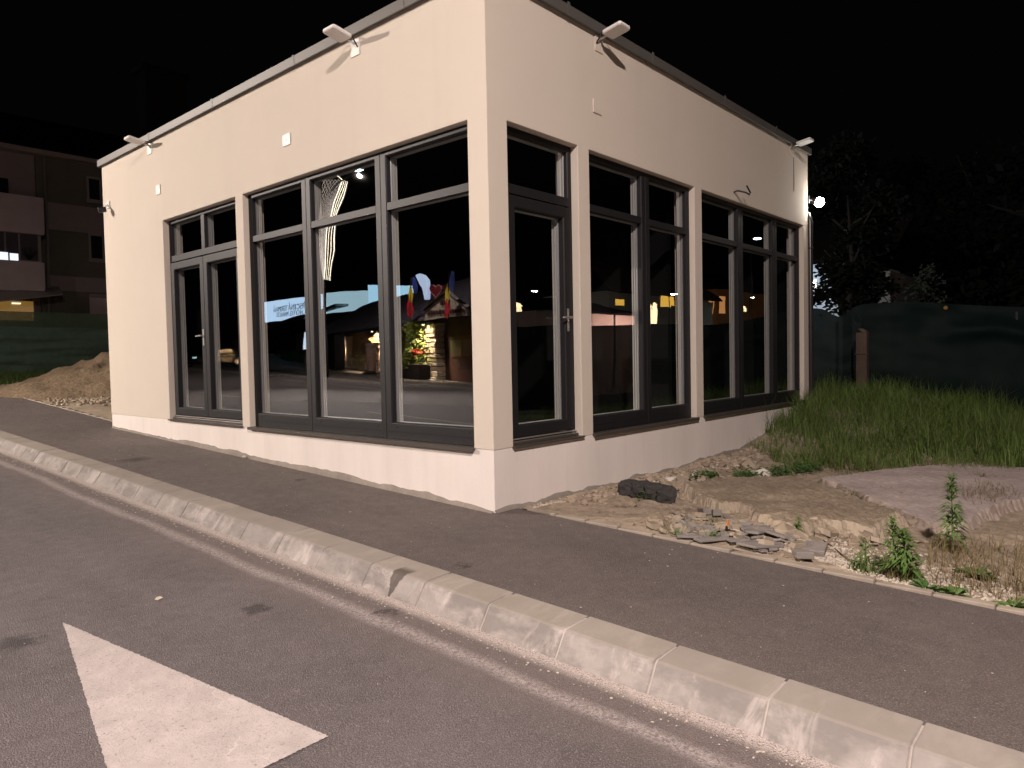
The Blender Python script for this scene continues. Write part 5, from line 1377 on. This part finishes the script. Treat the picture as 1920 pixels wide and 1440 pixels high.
# seen from the road (from +IN), text must run so that x_text x z_up = towards the viewer
xt = Vector((-IN.y, IN.x, 0))
if xt.dot(dirS) < 0: slope = -dirS.z/max(.01, math.hypot(dirS.x, dirS.y))
else: slope = dirS.z/max(.01, math.hypot(dirS.x, dirS.y))
xt = Vector((xt.x, xt.y, slope)).normalized(); zt_ = IN.cross(xt).normalized()
def TM(c): return Matrix(((xt.x*2.5, zt_.x, IN.x, c.x), (xt.y*2.5, zt_.y, IN.y, c.y), (xt.z*2.5, zt_.z, IN.z, c.z), (0, 0, 0, 1)))
wpx = (IP(575, 572, HO)-IP(505, 582, HO)).length
text_obj('PISCINĂ TERMALĂ', 'sign_lettering', wpx/26, TM(mid1), M_blet, sg)
text_obj('HOTEL MINNCEL', 'sign_lettering', wpx/31, TM(mid2), M_blet, sg)
b = MB(); b.tube([IP(573, 563, HO+.04), IP(570, 566, HO+.04), IP(574, 567, HO+.04), IP(571, 570, HO+.04)], .07, 5); b.build('emblem', M_blet, sg)
b = MB(); b.prism([IP(612, 588, HO), IP(690, 578, HO), IP(690, 545, HO), IP(612, 549.5, HO)], -IN*.3); b.build('glowing_wall', M_blue2, hot)
b = MB(); b.prism([IP(690.5, 575, HO+.5), IP(770, 575, HO+.5), IP(770, 536, HO+.5), IP(690.5, 534, HO+.5)], -IN*.3); b.build('glowing_tower', emitter('glowing_tower', (.45, .78, 1), 3.2), hot)  # the tower's brightness is glow put into its material
b = MB(); ibox(b, s0-14, s1+10, HO-.01, HO+1.2, zlo-.35, zlo-.1); b.build('canopy', M_hotw, hot)
b = MB(); s0, s1 = sorted((inn_s(492, 690, 1)[0], inn_s(552, 690, 1)[0])); r_ = random.Random(9)
for _ in range(900):
    s = r_.uniform(s0, s1); p = Vector(WI(s, -1+r_.gauss(0, .3), gI(s)+abs(r_.gauss(.4, .35)))); a = Vector((r_.gauss(0, 1), r_.gauss(0, 1), r_.gauss(0, 1))).normalized(); e_ = a.orthogonal().normalized(); L = .22
    b.add([p, p+a*L*.5+e_*L*.3, p+a*L, p+a*L*.5-e_*L*.3], [(0, 1, 2, 3)])
tag(b.build('hedge', leafmat('hedge_leaf', (.02, .045, .012), (.06, .11, .03)), fix=False), 'low dark hedge in front of the hotel', 'hedge')

# parked car across the road
def car(loc, rz, label):
    t = thing('parked_car', loc, label, 'car', None, rz); M_car = simple('car_paint', (.012, .014, .022), .12, .1, spec=.7)
    def loft(secs, name, mat, parent, cl=True):
        b = MB(); n = 8
        for x, hw, z0, z1, tp in secs:
            for (yy, zz) in ((-hw, z0+.06), (-hw*.94, z0), (hw*.94, z0), (hw, z0+.06), (hw, z0+(z1-z0)*.6), (hw*tp, z1), (-hw*tp, z1), (-hw, z0+(z1-z0)*.6)): b.v.append((x, yy, zz))
        for i in range(len(secs)-1):
            for k in range(n): b.f.append((i*n+k, i*n+(k+1) % n, (i+1)*n+(k+1) % n, (i+1)*n+k)); b.mi.append(0)
        b.f += [tuple(range(n)), tuple(range((len(secs)-1)*n, len(secs)*n))[::-1]]; b.mi += [0, 0]
        return b.build(name, mat, parent, smooth=False, bevel=.03, seg=2, world=False)
    loft([(-2.15, .72, .35, .80, .9), (-1.95, .86, .24, .93, .9), (-1.0, .90, .2, 1.0, .92), (.6, .90, .2, .98, .92), (1.6, .88, .22, .88, .9), (2.1, .74, .3, .72, .9)], 'body', M_car, t)
    loft([(-1.75, .70, .9, .98, .85), (-1.15, .76, .9, 1.42, .80), (.05, .76, .9, 1.46, .80), (.95, .72, .88, 1.0, .9)], 'cabin', simple('car_glass', (.01, .012, .014), .06, .1, spec=.8), t)
    for x in (-1.3, 1.32):
        for y in (-.86, .86):
            b = MB(); b.tube([(x, y-.1, .31), (x, y+.1, .31)], .31, 18); wv = b.build('wheel', M_dark, t, world=False); b = MB(); b.tube([(x, y-.105, .31), (x, y+.105, .31)], .2, 14); b.build('rim', M_alu, wv, world=False)
    for y in (-.6, .6):
        b = MB(); b.mbox(Matrix.Translation((2.03, y, .66)), (.16, .26, .12)); b.build('headlight', emitter('headlight_glint', (.6, .95, 1), 1.6), t, world=False)  # lens glow stands in for street lamp reflections on the car
        b = MB(); b.mbox(Matrix.Translation((-2.1, y, .74)), (.1, .25, .12)); b.build('tail_light', simple('tail_red', (.2, .01, .01), .3), t, world=False)
    b = MB(); b.mbox(Matrix.Translation((0, .905, .80)), (2.6, .02, .03)); b.mbox(Matrix.Translation((0, -.905, .80)), (2.6, .02, .03)); b.build('trim', M_alu, t, world=False)
    return t
cp_ = hit(372, 689, (-CR, -SL, 1), -.05, ML); cq_ = hit(440, 688, (-CR, -SL, 1), -.05, ML); cm = (cp_+cq_)/2
car((cm.x, cm.y+.8, SL*cm.y+CR*cm.x-.03), math.atan2(cp_.y-cq_.y, cp_.x-cq_.x), 'dark car parked across the road, mirrored in the double door')

# ================================================================== BEHIND THE CAMERA TO THE RIGHT (mirrored in the side windows)
def RP(px, py, Y): return hit(px, py, (0, 1, 0), Y, MR)
M_pinkh = simple('pink_house', (.55, .40, .35), .85, .12, 2)
YH = -26.0
t = thing('pink_house', RP(1130, 640, YH), 'low pink house with dark roof beyond the fence, mirrored in the two-pane side window', 'house')
p, q = RP(1102, 640, YH), RP(1186, 588, YH); zt = RP(1150, 590, YH).z
b = MB(); b.box((p.x-6, YH-7, -1.5), (q.x, YH, zt)); b.build('wall', M_pinkh, t)
b = MB(); b.prism([(p.x-6.4, YH+.5, zt), (q.x+.5, YH+.5, zt), (q.x-3.2, YH-3.5, zt+1.25), (p.x-6.4, YH-3.5, zt+1.25)], (0, 0, .12)); b.prism([(q.x+.5, YH+.5, zt+.01), (q.x+.5, YH-7.5, zt+.01), (q.x-3.2, YH-3.5, zt+1.26)], (0, 0, .12)); b.build('roof', M_rooft, t)
b = MB(); m_ = RP(1151, 610, YH); b.tube([(m_.x, YH+.08, -1), (m_.x, YH+.08, zt)], .09, 8); b.build('downpipe', M_dark, t)
yl_ = Vector(((p.x+q.x)/2+1, YH+6, 3.6)); t = thing('added_lamp', (yl_.x, yl_.y, -1.5), 'added lamp on a thin post brightening the front of the pink house', 'lamp')  # unseen lamp, added to brighten the pink house wall
b = MB(); b.tube([(yl_.x, yl_.y, -1.5), (yl_.x, yl_.y, yl_.z)], .05, 8); b.build('post', M_pole, t)
b = MB(); b.box((yl_.x-.15, yl_.y-.3, yl_.z), (yl_.x+.15, yl_.y+.1, yl_.z+.1)); b.build('lamp_head', M_dark, t)
ld = bpy.data.lights.new('added_house_light', 'SPOT'); ld.energy = 12000; ld.color = (1, .72, .6); ld.spot_size = R(120); ld.spot_blend = .8; ld.shadow_soft_size = .2
lo = bpy.data.objects.new('added_house_light', ld); link(lo, t); lo.location = (0, -.1, yl_.z+1.5-.06); lo.rotation_euler = Vector((0, -1, -.35)).to_track_quat('-Z', 'Y').to_euler()
YB = -40.0
M_yw = emitter('yellow_window', (1, .55, .07), 2.6); M_cw = emitter('cream_wall_lit', (.55, .5, .38), .16)
t2 = thing('villa', RP(1230, 600, YB), 'larger house with bright yellow windows under a broad roof, mirrored in the two-pane side window', 'house')
p, q = RP(1140, 600, YB), RP(1300, 560, YB); zw = RP(1240, 556, YB).z
b = MB(); b.box((p.x, YB-9, -2), (q.x+6, YB, zw)); wl_ = b.build('wall', simple('villa_wall', (.45, .42, .36), .85), t2)
b = MB(); b.prism([(p.x-1, YB+.9, zw), (q.x+7, YB+.9, zw), (q.x+7, YB-5, zw+4.2), (p.x+3, YB-5, zw+4.2)], (0, 0, .2)); b.build('roof', simple('villa_roof', (.11, .07, .055), .8), t2)
for px0, px1, py0, py1 in ((1153, 1171, 562, 572), (1238, 1256, 557, 576), (1257, 1264, 554, 574)):
    a, c = RP(px0, py1, YB), RP(px1, py0, YB); b = MB(); b.box((a.x, YB+.002, a.z), (c.x, YB+.05, c.z)); f = b.build('window', M_yw, t2)
    b = MB(); b.box((a.x-.1, YB+.002, a.z-.15), (c.x+.1, YB+.12, a.z-.02)); b.build('sill', M_housew, f)
t3 = thing('timber_house', RP(1340, 600, YB), 'house with a glowing orange porch, mirrored in the three-pane side window', 'house')
p, q = RP(1300, 600, YB), RP(1380, 545, YB)
b = MB(); b.box((p.x+8, YB-9, -2), (q.x+12, YB-.5, q.z)); b.build('wall', simple('orange_wall', (.35, .17, .08), .8, emit=(1, .4, .12), es=.03), t3)
b = MB(); b.prism([(p.x+7, YB+.5, q.z), (q.x+13, YB+.5, q.z), (q.x+13, YB-5, q.z+3), (p.x+9, YB-5, q.z+3)], (0, 0, .2)); b.build('roof', M_rooft, t3)
M_or = emitter('orange_window', (1, .42, .12), 1.4)
for px0, px1 in ((1329, 1340), (1349, 1362)):
    a, c = RP(px0, 588, YB-.4), RP(px1, 556, YB-.4); b = MB(); b.box((a.x, YB-.49, a.z), (c.x, YB-.44, c.z)); b.build('window', M_or, t3)
lamps = [((1002, 546), -44, 'street lamp far behind the photographer, mirrored bright in the single door'), ((1264, 551), -30, 'street lamp in front of the villa, mirrored in the two-pane window'),
         ((1411, 558), -34, 'street lamp mirrored low in the middle pane of the three-pane window'), ((1419, 447), -22, 'tall street lamp mirrored high in the three-pane window')]
M_led2 = emitter('far_led', (.85, 1, 1), 160)
protoS = None
for i, ((px, py), Y, lab) in enumerate(lamps):
    h = RP(px, py, Y)
    if protoS is None:
        protoS = thing('street_lamp', (h.x, h.y, h.z), lab, 'street lamp', 'street lamps')
        b = MB(); b.tube([h+Vector((-1.2, 0, -12)), h+Vector((-1.2, 0, -.2)), h+Vector((-.7, 0, .1)), h+Vector((0, 0, .1))], .06, 8); b.build('pole', M_pole, protoS)
        b = MB(); b.mbox(Matrix.Translation(h+Vector((.1, 0, .08))), (.9, .35, .1)); b.build('lamp_head', M_pole, protoS)
        b = MB(); b.mbox(Matrix.Translation(h+Vector((.15, 0, 0))), (.75, .3, .05)); b.build('lamp_lens', M_led2, protoS)
    else:
        c = copy_tree(protoS); c.location = h; c['label'] = lab
# LED arches on posts
def arch(px0, px1, pyt, pyb, Y, label):
    a, c = RP(px0, pyb, Y), RP(px1, pyt, Y); t = thing('light_decoration', (a.x, Y, a.z), label, 'light decoration', 'LED decorations on posts')
    w_ = c.x-a.x; b = MB()
    for k in range(6):
        x = a.x+w_*k/5; b.tube([(x, Y, a.z), (x+w_*.06, Y, a.z+(c.z-a.z)*.6), (a.x+w_*(.5+.45*(k/5-.5)), Y, c.z)], .05, 5)
    b.tube([(a.x, Y, a.z+(c.z-a.z)*.75), (a.x+w_*.5, Y, c.z), (c.x, Y, c.z-(c.z-a.z)*.1)], .06, 5)
    b.build('led_strip', M_ledo, t)
    b = MB(); b.tube([(a.x+w_*.5, Y-.1, -2), (a.x+w_*.5, Y-.1, c.z)], .06, 6); b.build('post', M_pole, t)
M_ledo = emitter('amber_led', (1, .72, .38), 6)
arch(1212, 1222, 571, 606, -28, 'left of the two amber LED decorations mirrored beside the villa')
arch(1224, 1233, 569, 606, -28.2, 'right of the two amber LED decorations mirrored beside the villa')
arch(964, 978, 568, 632, -40, 'amber LED decoration mirrored at the edge of the single door')
arch(1387, 1398, 574, 583, -30, 'small amber LED decoration mirrored in the three-pane window')
